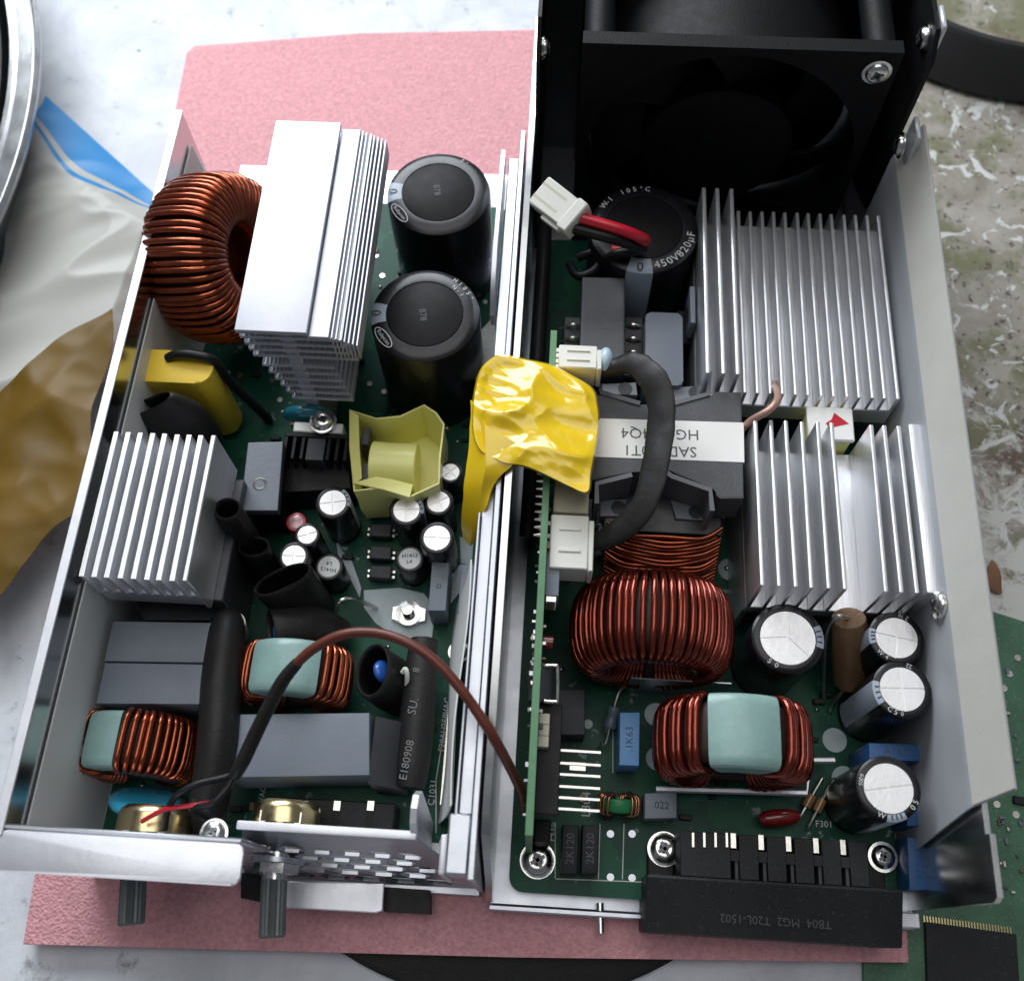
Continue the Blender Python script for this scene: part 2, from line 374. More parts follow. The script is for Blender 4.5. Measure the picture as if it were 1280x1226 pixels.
def pcb_mat():
    M = bpy.data.materials.new('green_solder_mask'); M.use_nodes = True; N = M.node_tree.nodes; L = M.node_tree.links; b = N['Principled BSDF']
    tc = N.new('ShaderNodeTexCoord'); sn = N.new('ShaderNodeVectorMath'); sn.operation = 'SNAP'; sn.inputs[1].default_value = (.0013, .0021, .01); L.new(tc.outputs['Object'], sn.inputs[0])
    nn_ = N.new('ShaderNodeTexNoise'); nn_.inputs['Scale'].default_value = 55; nn_.inputs['Detail'].default_value = 2; L.new(sn.outputs[0], nn_.inputs['Vector'])
    r = N.new('ShaderNodeMapRange'); r.inputs[1].default_value = .5; r.inputs[2].default_value = .505; L.new(nn_.outputs[0], r.inputs[0])
    mx = N.new('ShaderNodeMix'); mx.data_type = 'RGBA'; mx.inputs[6].default_value = (.004, .055, .034, 1); mx.inputs[7].default_value = (.006, .082, .046, 1)
    L.new(r.outputs[0], mx.inputs[0]); n = N.new('ShaderNodeTexNoise'); n.inputs['Scale'].default_value = 300; n.inputs['Detail'].default_value = 6; L.new(tc.outputs['Object'], n.inputs['Vector'])
    rr = N.new('ShaderNodeMapRange'); rr.inputs[1].default_value = .66; rr.inputs[2].default_value = .72; L.new(n.outputs[0], rr.inputs[0])
    m2 = N.new('ShaderNodeMix'); m2.data_type = 'RGBA'; m2.inputs[7].default_value = (.22, .27, .25, 1); L.new(rr.outputs[0], m2.inputs[0]); L.new(mx.outputs[2], m2.inputs[6]); L.new(m2.outputs[2], b.inputs['Base Color'])
    b.inputs['Roughness'].default_value = .42; b.inputs['Specular IOR Level'].default_value = .22
    bp = N.new('ShaderNodeBump'); bp.inputs['Strength'].default_value = .4; bp.inputs['Distance'].default_value = .0002; L.new(r.outputs[0], bp.inputs['Height']); L.new(bp.outputs[0], b.inputs['Normal'])
    return M
PCB = pcb_mat()
def bent(bm, prof, y0, y1, th):
    """sheet-metal profile in xz, extruded along y with thickness th"""
    g = [[Vector((x, y, z)) for y in (y0, y1)] for x, z in prof]; return sheet(bm, g, th)
# ------------------------------------------------------------------ setting: worn painted bench top
def table_mat():
    M = bpy.data.materials.new('worn_painted_bench'); M.use_nodes = True; N = M.node_tree.nodes; L = M.node_tree.links; b = N['Principled BSDF']
    tc = N.new('ShaderNodeTexCoord'); src = tc.outputs['Object']
    def nz(s, d=6, r=.6, dist=0):
        n = N.new('ShaderNodeTexNoise'); n.inputs['Scale'].default_value = s; n.inputs['Detail'].default_value = d; n.inputs['Roughness'].default_value = r; n.inputs['Distortion'].default_value = dist; L.new(src, n.inputs['Vector']); return n.outputs[0]
    def mr(i, a, c, lo=0, hi=1):
        r = N.new('ShaderNodeMapRange'); r.inputs[1].default_value = a; r.inputs[2].default_value = c; r.inputs[3].default_value = lo; r.inputs[4].default_value = hi; L.new(i, r.inputs[0]); return r.outputs[0]
    def ma(op, a, c):
        x = N.new('ShaderNodeMath'); x.operation = op
        for k, q in enumerate((a, c)):
            if isinstance(q, (int, float)): x.inputs[k].default_value = q
            else: L.new(q, x.inputs[k])
        return x.outputs[0]
    def mix(f, a, c):
        x = N.new('ShaderNodeMix'); x.data_type = 'RGBA'; L.new(f, x.inputs[0])
        for k, q in ((6, a), (7, c)):
            if isinstance(q, tuple): x.inputs[k].default_value = (*q, 1)
            else: L.new(q, x.inputs[k])
        return x.outputs[2]
    sx = N.new('ShaderNodeSeparateXYZ'); L.new(src, sx.inputs[0])
    big = nz(9, 5); fine = nz(90, 8, .7); mid = nz(38, 6, .65, .6); speck = nz(140, 4, .6)
    worn = mr(sx.outputs[0], .085, .125)                         # the right end of the bench has lost its paint
    paint = mix(mr(mid, .38, .62), (.52, .55, .60), (.66, .69, .73))
    paint = mix(mr(fine, .60, .70), paint, (.30, .31, .32))
    paint = mix(mr(speck, .71, .74), paint, (.05, .05, .05))
    wood = mix(mr(mid, .35, .65), (.25, .225, .19), (.42, .395, .35))
    wood = mix(mr(nz(45, 6, .65), .48, .60), wood, (.19, .19, .11)); wood = mix(mr(nz(420, 4), .58, .66), wood, (.09, .075, .06)); wood = mix(mr(nz(20, 3), .60, .66), wood, (.13, .09, .065))
    chips = mr(nz(115, 7, .66, 1.0), .575, .60)
    far = mr(sx.outputs[1], -.34, -.25)                        # more paint left towards the front of the bench
    chips2 = mr(ma('ADD', nz(95, 9, .74, .5), ma('MULTIPLY', far, -.24)), .40, .50)
    wood = mix(chips, wood, (.62, .63, .62)); wood = mix(chips2, wood, (.60, .60, .57))
    col = mix(ma('MULTIPLY', worn, mr(ma('ADD', big, worn), .95, 1.2)), paint, wood)
    L.new(col, b.inputs['Base Color']); b.inputs['Roughness'].default_value = .55
    bp = N.new('ShaderNodeBump'); bp.inputs['Strength'].default_value = .35; bp.inputs['Distance'].default_value = .0008; L.new(fine, bp.inputs['Height']); L.new(bp.outputs[0], b.inputs['Normal'])
    return M
bm = bm_new(); prism(bm, [(-1200, -500), (1200, -500), (1200, 1400), (-1200, 1400)], -28, -8)
tb = add('bench_top', bm, table_mat(), None, kind='structure', smooth=0)
# foam sheet under both units
def foam_mat():
    M = mat('pink_foam', (.72, .35, .38), .85, 0, .26, 900, .0); N = M.node_tree.nodes; L = M.node_tree.links; b = N['Principled BSDF']
    tc = N.new('ShaderNodeTexCoord'); v = N.new('ShaderNodeTexVoronoi'); v.inputs['Scale'].default_value = 1300; L.new(tc.outputs['Object'], v.inputs['Vector'])
    n = N.new('ShaderNodeTexNoise'); n.inputs['Scale'].default_value = 800; n.inputs['Detail'].default_value = 3; L.new(tc.outputs['Object'], n.inputs['Vector'])
    s = N.new('ShaderNodeMath'); L.new(v.outputs[0], s.inputs[0]); L.new(n.outputs[0], s.inputs[1])
    bp = N.new('ShaderNodeBump'); bp.inputs['Strength'].default_value = .6; bp.inputs['Distance'].default_value = .0004; L.new(s.outputs[0], bp.inputs['Height']); L.new(bp.outputs[0], b.inputs['Normal']); return M
FP = [P(28, 1180, -2), P(640, 1196, -2), P(1137, 1203, -2), Vector((98, 150, -2)), Vector((97, 244, -2)), Vector((-8, 247, -2)), P(672, 37, -2), P(450, 42, -2), P(243, 57, -2), P(233, 66, -2), P(120, 640, -2)]
bm = bm_new(); prism(bm, [(p.x, p.y) for p in FP], -6, -2, bev=.5)
add('foam_sheet', bm, foam_mat(), None, 'pink antistatic foam sheet lying under both open power supplies', cat='foam sheet')
# black round tray under the front edge of the foam
bm = lathe(bm_new(), (-8, 72, -8), [(0, 0), (84, 0), (85.5, .6), (85.5, 1.6), (84, 1.9), (0, 1.9)], 96)
add('round_mat', bm, BLACKP, None, 'flat black round mat peeking out below the front edge of the pink foam', cat='mat')
# black hoop, top right
bm = lathe(bm_new(), (168, 362, -8), [(66, 0), (78, 0), (80, 2), (74, 17), (72.5, 18.5), (70.5, 18.5), (69, 17), (66, 0)], 96)
add('rubber_hoop', bm, mat('black_rubber', (.02, .02, .02), .6, 0, .2, 60, .2, 600), None, 'black rubber hoop lying on the bare bench behind the fan', cat='hoop')
# polished steel dish at the top left
c = Vector((-379, 216, -8)); R = 210
d0 = root('steel_dish', c, 'large polished steel dish with a rolled rim, beside the crumpled bag', 'dish')
add('wall', lathe(bm_new(), c, [(R - 22, 0), (R - 17, 1), (R - 8, 20), (R - 4, 25), (R - 3.6, 27), (R - 5, 28), (R - 6.2, 27.2), (R - 7, 26.2), (R - 12, 25.4), (R - 13, 26.0), (R - 14.5, 25.8), (R - 15.5, 24), (R - 17, 4), (R - 17, 0)], 180), STEEL, d0)
add('bottom', lathe(bm_new(), c, [(0, .6), (R - 18, .6), (R - 18, 3), (R - 18.5, 23), (R - 19, 23), (R - 19.5, 3.4), (0, 3)], 120), BLACKP, d0)
# crumpled bag with blue stripe
def crumple(amp, sc, seed):
    def f(p):
        q = Vector((p.x, p.y, seed)) * sc
        r1 = 1 - abs(noise.noise(q)) * 2.4; r2 = 1 - abs(noise.noise(q * 2.1 + Vector((9, 3, 1)))) * 2.4; r3 = 1 - abs(noise.noise(q * 4.6 + Vector((2, 8, 5)))) * 2.4
        return amp * (r1 * .62 + r2 * .34 + r3 * .14)
    return f
def bag_mat():
    M = film_mat('white_bag_film', (.60, .60, .57), .35, .38); N = M.node_tree.nodes; L = M.node_tree.links; b = N['Principled BSDF']
    at = N.new('ShaderNodeAttribute'); at.attribute_name = 'print'; t = [n for n in N if n.type == 'BSDF_TRANSLUCENT'][0]
    mx = N.new('ShaderNodeMix'); mx.data_type = 'RGBA'; mx.inputs[6].default_value = (.62, .62, .58, 1); mx.inputs[7].default_value = (.035, .33, .72, 1)
    def st(a):
        q = N.new('ShaderNodeMath'); q.operation = 'LESS_THAN'; q.inputs[1].default_value = a; L.new(at.outputs['Fac'], q.inputs[0]); return q.outputs[0]
    s1 = N.new('ShaderNodeMath'); s1.operation = 'SUBTRACT'; L.new(st(1.35), s1.inputs[0]); L.new(st(1.2), s1.inputs[1])
    s2 = N.new('ShaderNodeMath'); s2.operation = 'ADD'; L.new(s1.outputs[0], s2.inputs[0]); L.new(st(1.0), s2.inputs[1]); L.new(s2.outputs[0], mx.inputs[0]); L.new(mx.outputs[2], b.inputs['Base Color']); L.new(mx.outputs[2], t.inputs[0]); return M
def cr(p):
    a_ = (p.x * .8 + p.y * .6); b_ = (p.y * .8 - p.x * .6); q_ = Vector((a_ * .012, b_ * .030, 3.3)) + Vector((noise.noise(p * .02), noise.noise(p * .02 + Vector((5, 5, 5))), 0)) * .35
    return 8 * (.75 * (1 - abs(noise.noise(q_)) * 2.6) + .30 * (1 - abs(noise.noise(q_ * 2.3 + Vector((3, 1, 7)))) * 2.4))
g = quadgrid([P(50, 108, 0), P(228, 268, 0), P(130, 470, 0), P(-60, 640, 0)], 110, 110)
g = [[p + Vector((0, 0, -4.5 + (cr(p) + 4) * .75 * (1 if j > 20 else j / 20) * min(1, (109 - i) / 20 + .25))) for j, p in enumerate(r)] for i, r in enumerate(g)]
bm = bm_new(); sheet(bm, g, .25)
bag = add('plastic_bag', bm, bag_mat(), None, 'crumpled white plastic bag with a printed blue stripe, between the dish and the power supply', cat='bag', smooth=50)
me = bag.data; at_ = me.attributes.new('print', 'FLOAT', 'POINT'); n_ = 110 * 110
vals = []
for i in range(len(me.vertices)):
    k = i % n_; u, v = (k // 110) * 69 / 109, (k % 110) * 69 / 109
    ss = u / 69; lim = (5 + 4.5 * math.sin(math.pi * ss)) * (1 - ss ** 3) + .3; vals.append((v + .35 * math.sin(u * .2)) / lim)
at_.data.foreach_set('value', vals)
# amber envelope
cr2 = crumple(4.5, .020, 8.1)
g = quadgrid([P(-70, 575, 0), P(152, 398, 0), P(118, 640, 0), P(-30, 815, 0)], 44, 44, lambda s_, t_: Vector((1.5 * math.sin(t_ * 9) - 5 * math.sin(s_ * 3.14) * (t_ > .5) * (t_ - .5), 3.5 * math.sin(s_ * 3.14) * (1 - t_) + 1.2 * math.sin(s_ * 11), 0)))
g = [[p + Vector((0, 0, 5.5 + cr2(p) * .8 + 2.2 * math.sin(i / 43 * 3.1) * math.sin(j / 43 * 3.1))) for j, p in enumerate(r)] for i, r in enumerate(g)]
bm = bm_new(); sheet(bm, g, .3)
add('amber_envelope', bm, mat('amber_film', (.135, .076, .008), .42, 0, .3, 40, .7, 45, dust=.02, spec=.22), None, 'creased amber plastic envelope lying against the left supply', cat='envelope', smooth=60)
# scrap circuit board at the right edge
a = [P(1222, 758, -6), P(1330, 792, -6), P(1330, 1260, -6), P(1080, 1260, -6), P(1080, 1100, -6)]
sb = add('scrap_board', prism(bm_new(), [(p.x, p.y) for p in a], -7.8, -6.2), mat('faded_mask', (.055, .15, .085), .5, 0, .35, 110, .2, 700, dust=.35), None, 'bare green scrap circuit board on the bench beside the right supply', cat='circuit board', smooth=0)
def schip(px, py, w, h, rot, name='chip', m=BLOCKP, hh=1.4):
    c_ = P(px, py, -5); Mx = Matrix.Translation(Vector((c_.x, c_.y, 0))) @ Matrix.Rotation(math.radians(rot), 4, 'Z')
    return add(name, B(-w / 2, w / 2, -h / 2, h / 2, -6.2, -6.2 + hh, .15, M=Mx), m, sb)
q = schip(1215, 1198, 22, 14, -4, 'large_chip')
cq = P(1215, 1198, -5); pin0 = None
for k in range(30):
    x = cq.x - 10.5 + k * .72
    if pin0 is None: pin0 = add('pin', B(x, x + .36, cq.y + 7, cq.y + 9.2, -6.2, -5.8), GOLD, sb)
    else: rep(pin0, (k * .72, -k * .72 * .07, 0))
for px, py, w_, h_ in ((1236, 880, 4, 9), (1258, 945, 2, 1), (1275, 1000, 3, 2)): schip(px, py, w_, h_, -8)
sm0 = None; 
for k in range(46):
    px = random.uniform(1205, 1280); py = random.uniform(1020, 1120) if k < 32 else random.uniform(790, 1000)
    if px < 1240 and py < 1040: continue
    schip(px, py, random.choice((.8, 1.2, 1.6)), .8, random.choice((0, 90)), 'surface_part', random.choice((TINNED, BRONZE, GREYB, PRINTG)), .7)
for px, py in ((1262, 842), (1272, 822), (1255, 860), (1246, 1005), (1270, 1018)):
    c_ = P(px, py, -6); add('solder_pad', cyl(bm_new(), (c_.x, c_.y, -6.2), (c_.x, c_.y, -5.9), .9, seg=12), TINNED, sb)
# debris on the bench
for px, py, s_ in ((1243, 722, 3.2),):
    c_ = P(px, py, -7); bm = bm_new(); bmesh.ops.create_icosphere(bm, subdivisions=2, radius=1)
    for v in bm.verts:
        v.co = Vector((v.co.x * s_ * .7, v.co.y * s_ * 1.5, v.co.z * 1.2)) * (1 + .35 * noise.noise(v.co * 1.7)) + Vector((c_.x, c_.y, -7))
    add('wood_chip', bm, mat('chip_brown', (.22, .11, .06), .8, 0, .3, 300, .4, 500), None, 'small brown splinter lying on the bench beside the right supply', cat='splinter')
# ================================================================== RIGHT SUPPLY (with the fan)
RS = root('power_supply', (42, 128, -2), 'opened metal power supply with a black fan at its back end', 'power supply', group='opened power supplies')
ch = root('chassis', (42, 128, -1.9), 'bent sheet-metal tray with a grey film on its right wall', parent=RS)
add('floor_plate', B(-10, 93.4, 8.5, 250, -1.8, 0, .3), STEELR, ch)
add('left_wall', prism(bm_new(), [(9, 0.1), (250, .1), (250, 52), (24, 52), (20, 50), (12, 12), (9, 8)], -10.7, -9.1, lambda x, y, z: (z, x, y)), STEEL, ch)
add('right_wall', prism(bm_new(), [(13, 0.1), (250, .1), (250, 50), (26, 50), (26, 52), (14, 52), (13, 50)], 92.2, 93.4, lambda x, y, z: (z, x, y)), STEEL, ch)
fl = bm_new(); zs = [(91.0, 1), (90.9, 46.5), (91.2, 48), (95.4, 59.5)]
g = []
for x, z in zs:
    y0 = 24 + max(0, z - 8) * .19
    g.append([Vector((x, y0 + (206 - y0) * t / 6, z)) for t in range(7)])
sheet(fl, g, .5); add('wall_film', fl, WALLG, ch, 'grey insulating film folded outwards along its top edge', smooth=25)
add('wall_film_fold', sheet(bm_new(), [[Vector((91.1, 31.9 + 174.1 * t, 48.4)) for t in (0, .5, 1)], [Vector((95.1, 34 + 172 * t, 59.7)) for t in (0, .5, 1)]], .35), BEIGE, ch)  # same film; light on the upturned fold put into a paler colour
add('front_lip', B(-10, 27, 7.0, 8.4, -1.8, 4.2, .3), STEELR, ch)
add('front_corner_lip', B(86.5, 94, 9, 12.5, -1.8, 2.5, .3), ALUW, ch)
# back panel with honeycomb grille, side flanges with the fan's dark reflection put into their colour
bp_ = bm_new()
cell = 6.2; hy = cell * math.sqrt(3) / 2
cxr, czr = 43, 41.5
for r in range(-9, 10):
    for q in range(-8, 9):
        hx = cxr + (q + (r % 2) * .5) * cell; hz = czr + r * hy
        if math.hypot(hx - cxr, hz - czr) > 37.5: continue
        oo = [(hx + cell / math.sqrt(3) * math.cos(math.radians(60 * k + 30)), hz + cell / math.sqrt(3) * math.sin(math.radians(60 * k + 30))) for k in range(6)]
        ii = [(hx + cell / math.sqrt(3) * .74 * math.cos(math.radians(60 * k + 30)), hz + cell / math.sqrt(3) * .74 * math.sin(math.radians(60 * k + 30))) for k in range(6)]
        va = [bp_.verts.new((a, 248.6, b)) for a, b in oo]; vb = [bp_.verts.new((a, 248.6, b)) for a, b in ii]; vc = [bp_.verts.new((a, 249.8, b)) for a, b in ii]; vd = [bp_.verts.new((a, 249.8, b)) for a, b in oo]
        for k in range(6):
            j = (k + 1) % 6
            bp_.faces.new((va[k], va[j], vb[j], vb[k])); bp_.faces.new((vb[k], vb[j], vc[j], vc[k])); bp_.faces.new((vc[k], vc[j], vd[j], vd[k]))
add('honeycomb_grille', bp_, DSTEEL, ch, smooth=0)
fr = bm_new(); n = 64
inn = [(cxr + 38 * math.cos(2 * math.pi * k / n), czr + 38 * math.sin(2 * math.pi * k / n)) for k in range(n)]
def sq(a, b, hw, hz_):
    d = max(abs(a) / hw, abs(b) / hz_); return a / d, b / d
outr = [(lambda t: (cxr - .5 + t[0], czr + t[1]))(sq(a - cxr, b - czr, 51.5, 42)) for a, b in inn]
for yy in (248.5, 249.9):
    va = [fr.verts.new((a, yy, b)) for a, b in inn]; vb = [fr.verts.new((a, yy, b)) for a, b in outr]
    for k in range(n): fr.faces.new((va[k], va[(k + 1) % n], vb[(k + 1) % n], vb[k]))
add('back_panel', fr, DSTEEL, ch, smooth=0)
add('back_panel_lip', B(-9, 94, 246.5, 250, 83.6, 85, .3), BEIGE, ch)
add('side_flange', prism(bm_new(), [(209, 22), (246, 6), (248.4, 6), (248.4, 83.5), (214, 83.5), (209, 78)], 90.6, 91.8, lambda x, y, z: (z, x, y)), BLACKP, ch, 'right side flange of the back panel, coloured black as if mirroring the fan')
add('side_flange', prism(bm_new(), [(203, 4), (248.4, 4), (248.4, 83.5), (214, 83.5), (206, 76)], -8.8, -7.8, lambda x, y, z: (z, x, y)), BLACKP, ch, 'left side flange of the back panel, coloured black as if mirroring the fan')
for px, py, x_ in ((1157, 48, 90.5), (1127, 182, 90.5)):
    v_ = Vector((px - 640, py - 613, FPX)); r_ = Vector((AX.dot(v_), AY.dot(v_), AZ.dot(v_))); p_ = CAM + r_ * (x_ / r_.x)
    screw(RS, p_, 2.7, (-1, 0, 0), 'bright screw in the side flange next to the fan')
    add('screw_tab', B(91.9, 93.2, p_.y - 4, p_.y + 4, p_.z - 5, p_.z + 7, .4), ALUW, ch)
v_ = Vector((686 - 640, 66 - 613, FPX)); r_ = Vector((AX.dot(v_), AY.dot(v_), AZ.dot(v_)))
screw(RS, Vector((-7.7, 218, 70)), 2.4, (1, 0, 0), 'bright screw in the left side flange beside the fan')
screw(RS, Vector((90.7, 76.3, 45)), 3.4, (-1, 0, 0), 'large bright screw head in the right wall beside the finned heat sink', washer=False)
# ---- fan
fan = root('fan', (43, 227, .5), 'black square axial fan standing upright at the back', parent=RS)
F0, F1 = 208, 246; fx0, fx1, fz0, fz1 = 2.9, 83.1, 1, 81.2; fcx, fcz = 43, 41.1
def fan_plate(ya, yb, hole):
    b = bm_new(); n = 72; cor = rrect(fx0, fx1, fz0, fz1, 2.5, 3)
    def onrect(t):
        dx, dz = math.cos(t), math.sin(t); d = max(abs(dx) / 40.1, abs(dz) / 40.1); return fcx + dx / d, fcz + dz / d
    ts = [2 * math.pi * k / n + math.pi / 4 for k in range(n)]
    A = [[b.verts.new((*((fcx + hole * math.cos(t), fcz + hole * math.sin(t)) if r == 0 else onrect(t)), 0)) for t in ts] for r in (0, 1)]
    Bv = [[b.verts.new((v.co.x, v.co.y, 1)) for v in ring_] for ring_ in A]
    for k in range(n):
        j = (k + 1) % n
        b.faces.new((A[0][k], A[0][j], A[1][j], A[1][k])); b.faces.new((Bv[0][k], Bv[1][k], Bv[1][j], Bv[0][j]))
        b.faces.new((A[1][k], A[1][j], Bv[1][j], Bv[1][k])); b.faces.new((A[0][k], Bv[0][k], Bv[0][j], A[0][j]))
    for v in b.verts: v.co = Vector((v.co.x, ya + (yb - ya) * v.co.z, v.co.y))
    return b
FANP = mat('fan_plastic', (.006, .006, .007), .55, 0, .2, 120, .2, 1800, spec=.16)
add('front_flange', fan_plate(F0, F0 + 4.2, 37.6), FANP, fan, smooth=30)
add('back_flange', fan_plate(F1 - 4.2, F1, 37.6), FANP, fan, smooth=30)
add('shroud', lathe(bm_new(), (fcx, F0, fcz), [(37.7, 3.6), (39.0, 4.3), (39.0, 33.7), (37.7, 34.4), (37.5, 30), (37.5, 8), (37.7, 3.6)], 72, (0, 1, 0)), FANP, fan)
for sx in (-1, 1):
    for sz in (-1, 1): add('corner_post', cyl(bm_new(), (fcx + sx * 35.8, F0 + 4.3, fcz + sz * 35.8), (fcx + sx * 35.8, F1 - 4.3, fcz + sz * 35.8), 4.0, seg=20), FANP, fan)
hub = add('hub', lathe(bm_new(), (fcx, F0, fcz), [(0, 3), (20, 3), (21.5, 4.5), (21.5, 30), (0, 30)], 48, (0, 1, 0)), FANP, fan)
bl = bm_new(); g = []
for i in range(8):
    r = 21.2 + (36.3 - 21.2) * i / 7; row = []
    for j in range(8):
        t = j / 7; a = math.radians(-46 + 92 * t + i * 2.6); row.append(Vector((fcx + r * math.cos(a), F0 + 7 + 18 * (1 - t) * (1 - .15 * i / 7) + 1.5 * math.sin(t * 3.14), fcz + r * math.sin(a))))
    g.append(row)
for k in range(7):
    a = 2 * math.pi * k / 7 - .12; ca, sa = math.cos(a), math.sin(a)
    gg = [[Vector((fcx + (p.x - fcx) * ca - (p.z - fcz) * sa, p.y, fcz + (p.x - fcx) * sa + (p.z - fcz) * ca)) for p in r] for r in g]
    add('blade', sheet(bm_new(), gg, 1.1), FANP, fan, smooth=60)
for k in range(4):
    a = math.radians(45 + 90 * k + 12); u_ = Vector((math.cos(a), 0, math.sin(a)))
    b = bm_new(); cyl(b, Vector((fcx, F0 + 33, fcz)) + u_ * 17, Vector((fcx, F0 + 33, fcz)) + u_ * 38.2, 1.5, seg=8); add('strut', b, FANP, fan)
screw(fan, Vector((78.0, F0 - .05, 75.2)), 2.9, (0, -1, 0), 'bright screw in the top right corner of the fan')
# ---- main board
mb = add('circuit_board', prism(bm_new(), rrect(-5.4, 89, 11.5, 206, 3.5), 3.4, 5), PCB, RS, 'green main circuit board of the right supply', smooth=0)
Z = 5.06
def silk(s, px, py, sz, rot, m=PRINTW, z=None, par=None):
    c_ = P(px, py, 5); a = math.radians(rot)
    text(s, sz, (c_.x, c_.y, z or Z), (math.cos(a), math.sin(a), 0), (-math.sin(a), math.cos(a), 0), m, par or mb)
silk('L304', 733, 1005, 3.1, 90); silk('H1', 690, 1042, 3, 90); silk('F301', 1030, 1030, 2.2, 0)
def silkline(pts, wd=.25, par=None):
    q = [P(a, b, 5) for a, b in pts]; bm = bm_new()
    for a, b in zip(q, q[1:]):
        d = (b - a).normalized(); s_ = Vector((-d.y, d.x, 0)) * wd / 2; a = a - d * wd / 2; b = b + d * wd / 2
        vs = [bm.verts.new(Vector((p.x, p.y, Z))) for p in (a - s_, b - s_, b + s_, a + s_)]; bm.faces.new(vs)
    add('silkscreen_line', bm, PRINTW, par or mb, smooth=0)
silkline([(694, 1028), (694, 1098), (804, 1102)]); silkline([(750, 1030), (748, 1098)]); silkline([(780, 1030), (778, 1098)])
silkline([(766, 900), (766, 965)])
for px, py in ((763, 1042), (790, 1042), (763, 1096), (790, 1097)): disc(mb, px, py, .9, m=STEELR)
for px, py, r_ in ((820, 893, 3.0), (822, 948, 3.0), (884, 825, 3.2), (1043, 925, 3.1), (1055, 973, 3.1), (912, 712, 3.2), (735, 905, 1.2)): disc(mb, px, py, r_, m=GLUE, name='solder_spot')
bm = bm_new(); c_ = P(727, 958, 5); prism(bm, [(c_.x - 3, c_.y - 1), (c_.x + 1, c_.y - 1), (c_.x + 1, c_.y + 1), (c_.x - 3, c_.y + 1)], 5, 5.1); add('solder_pad', bm, TINNED, mb, smooth=0)
screw(RS, P(672, 1075, 5.1), 3.4, label='bright screw in the front left corner of the main board'); screw(RS, P(830, 1061, 7), 3.2, label='bright screw left of the terminal block'); screw(RS, P(1103, 1071, 7), 2.8, label='bright screw right of the terminal block')
# ---- rear finned heat sink
hs = root('heat_sink', (63, 164, 5), 'wide aluminium heat sink with long straight fins in front of the fan', parent=RS)
Y0, Y1 = 134, 193
add('base', B(37.6, 89.4, Y0, Y1, 24.5, 31.5, .3), ALU, hs); add('leg_plate', B(37.6, 40, Y0 + 1, Y1, 5.1, 24.5, .2), ALU, hs)
f0 = None
for x in (37.8, 41.5, 45.2):
    if not f0: f0 = add('fin', B(x, x + 1.15, Y0, Y1, 27.9, 47, .35, 2), ALU, hs); xx = x
    else: rep(f0, (x - xx, 0, 0))
f1 = None
for k in range(13):
    x = 49.0 + k * 3.27
    if not f1: f1 = add('fin', B(x, x + 1.0, Y0, Y1, 31.4, 38, .35, 2), ALU, hs)
    else: rep(f1, (k * 3.27, 0, random.uniform(-.15, .1)))
screw(RS, Vector((37.5, 162, 30)), 3.2, (-1, 0, 0), 'screw clamping a transistor to the left face of the rear heat sink')
add('transistor', B(33.4, 37.4, 155, 166, 12, 27, .3), BLACKP, RS, 'black transistor clamped to the left face of the rear heat sink')
add('insulator_clip', B(35.8, 37.3, 156, 168, 28, 36, .2), GREYB, RS, 'pale clip on the left face of the rear heat sink')
# ---- front finned heat sink
hs2 = root('heat_sink', (71, 100, 5), 'aluminium heat sink with six tall fins, a wide gap and three more fins', parent=RS)
Ya, Yb = 79, 122.5
add('base', B(49.6, 91.2, Ya, Yb, 24, 28, .3), ALU, hs2); add('leg_plate', B(49.6, 51.4, Ya + 1, Yb - 1, 5.1, 24, .2), ALU, hs2); add('leg_plate', B(72.6, 74.4, Ya + 1, Yb - 1, 5.1, 24, .2), ALU, hs2)
f2 = None
for x in (49.7, 53.5, 57.3, 61.1, 64.9, 68.7, 78.0, 81.5, 85.0):
    if not f2: f2 = add('fin', B(x, x + 1.05, Ya, Yb, 27.9, 45, .35, 2), ALU, hs2)
    else: rep(f2, (x - 49.7, 0, random.uniform(-.2, .2)))
add('end_block', B(87.6, 90.9, Ya, Yb + .5, 27.9, 45.5, .8, 2), ALU, hs2)
# small taped block between the heat sinks
tb2 = root('small_transformer', (74, 128, 5), 'small block wrapped in yellow tape with a white top and a red mark, between the heat sinks', parent=RS)
add('body', B(66.5, 77.5, 121.5 + 2, 132.5, 5, 33, .8, 2), YPALE, tb2); add('white_top', B(66.0, 77.9, 123, 132.8, 33, 34.6, .4), LABEL, tb2)
bm = bm_new(); prism(bm, [(71.5, 126.5), (76.6, 128), (73, 131), (72.2, 129), (70.6, 127.8)], 34.65, 34.7); add('red_mark', bm, REDW, tb2, smooth=0)
# ---- main transformer
tr = root('transformer', (29, 114, 5), 'large black ferrite transformer with a white label band across its top', parent=RS)
zt = 42
def pl(pts, z): return [(p.x, p.y) for p in (P(a, b, z) for a, b in pts)]
core = pl([(738, 492), (751, 494), (801, 508), (840, 509), (888, 498), (896, 489), (927, 490), (930, 623), (901, 623.5), (896, 620), (893, 609), (845, 592), (833, 585), (790, 590), (737, 601)], zt)
add('core', prism(bm_new(), core, 30, zt, bev=.5), FERR, tr, smooth=0)
add('core_base', prism(bm_new(), core, 6, 12, bev=.5), FERR, tr, smooth=0)
lb = pl([(742, 523), (929.5, 528.5), (930.3, 578), (740, 571)], zt)
add('label_band', prism(bm_new(), lb, zt - 11, zt + .12), LABEL, tr, smooth=0)
la = P(905, 562, zt); 
c_ = P(820, 553, zt + .2); text('SAD920T1', 4.1, (c_.x + 1, c_.y - 2.2, zt + .17), (-1, -.02, 0), (.02, -1, 0), PRINTG, tr); text('HG0024Q4', 4.1, (c_.x + 1, c_.y + 2.6, zt + .17), (-1, -.02, 0), (.02, -1, 0), PRINTG, tr)
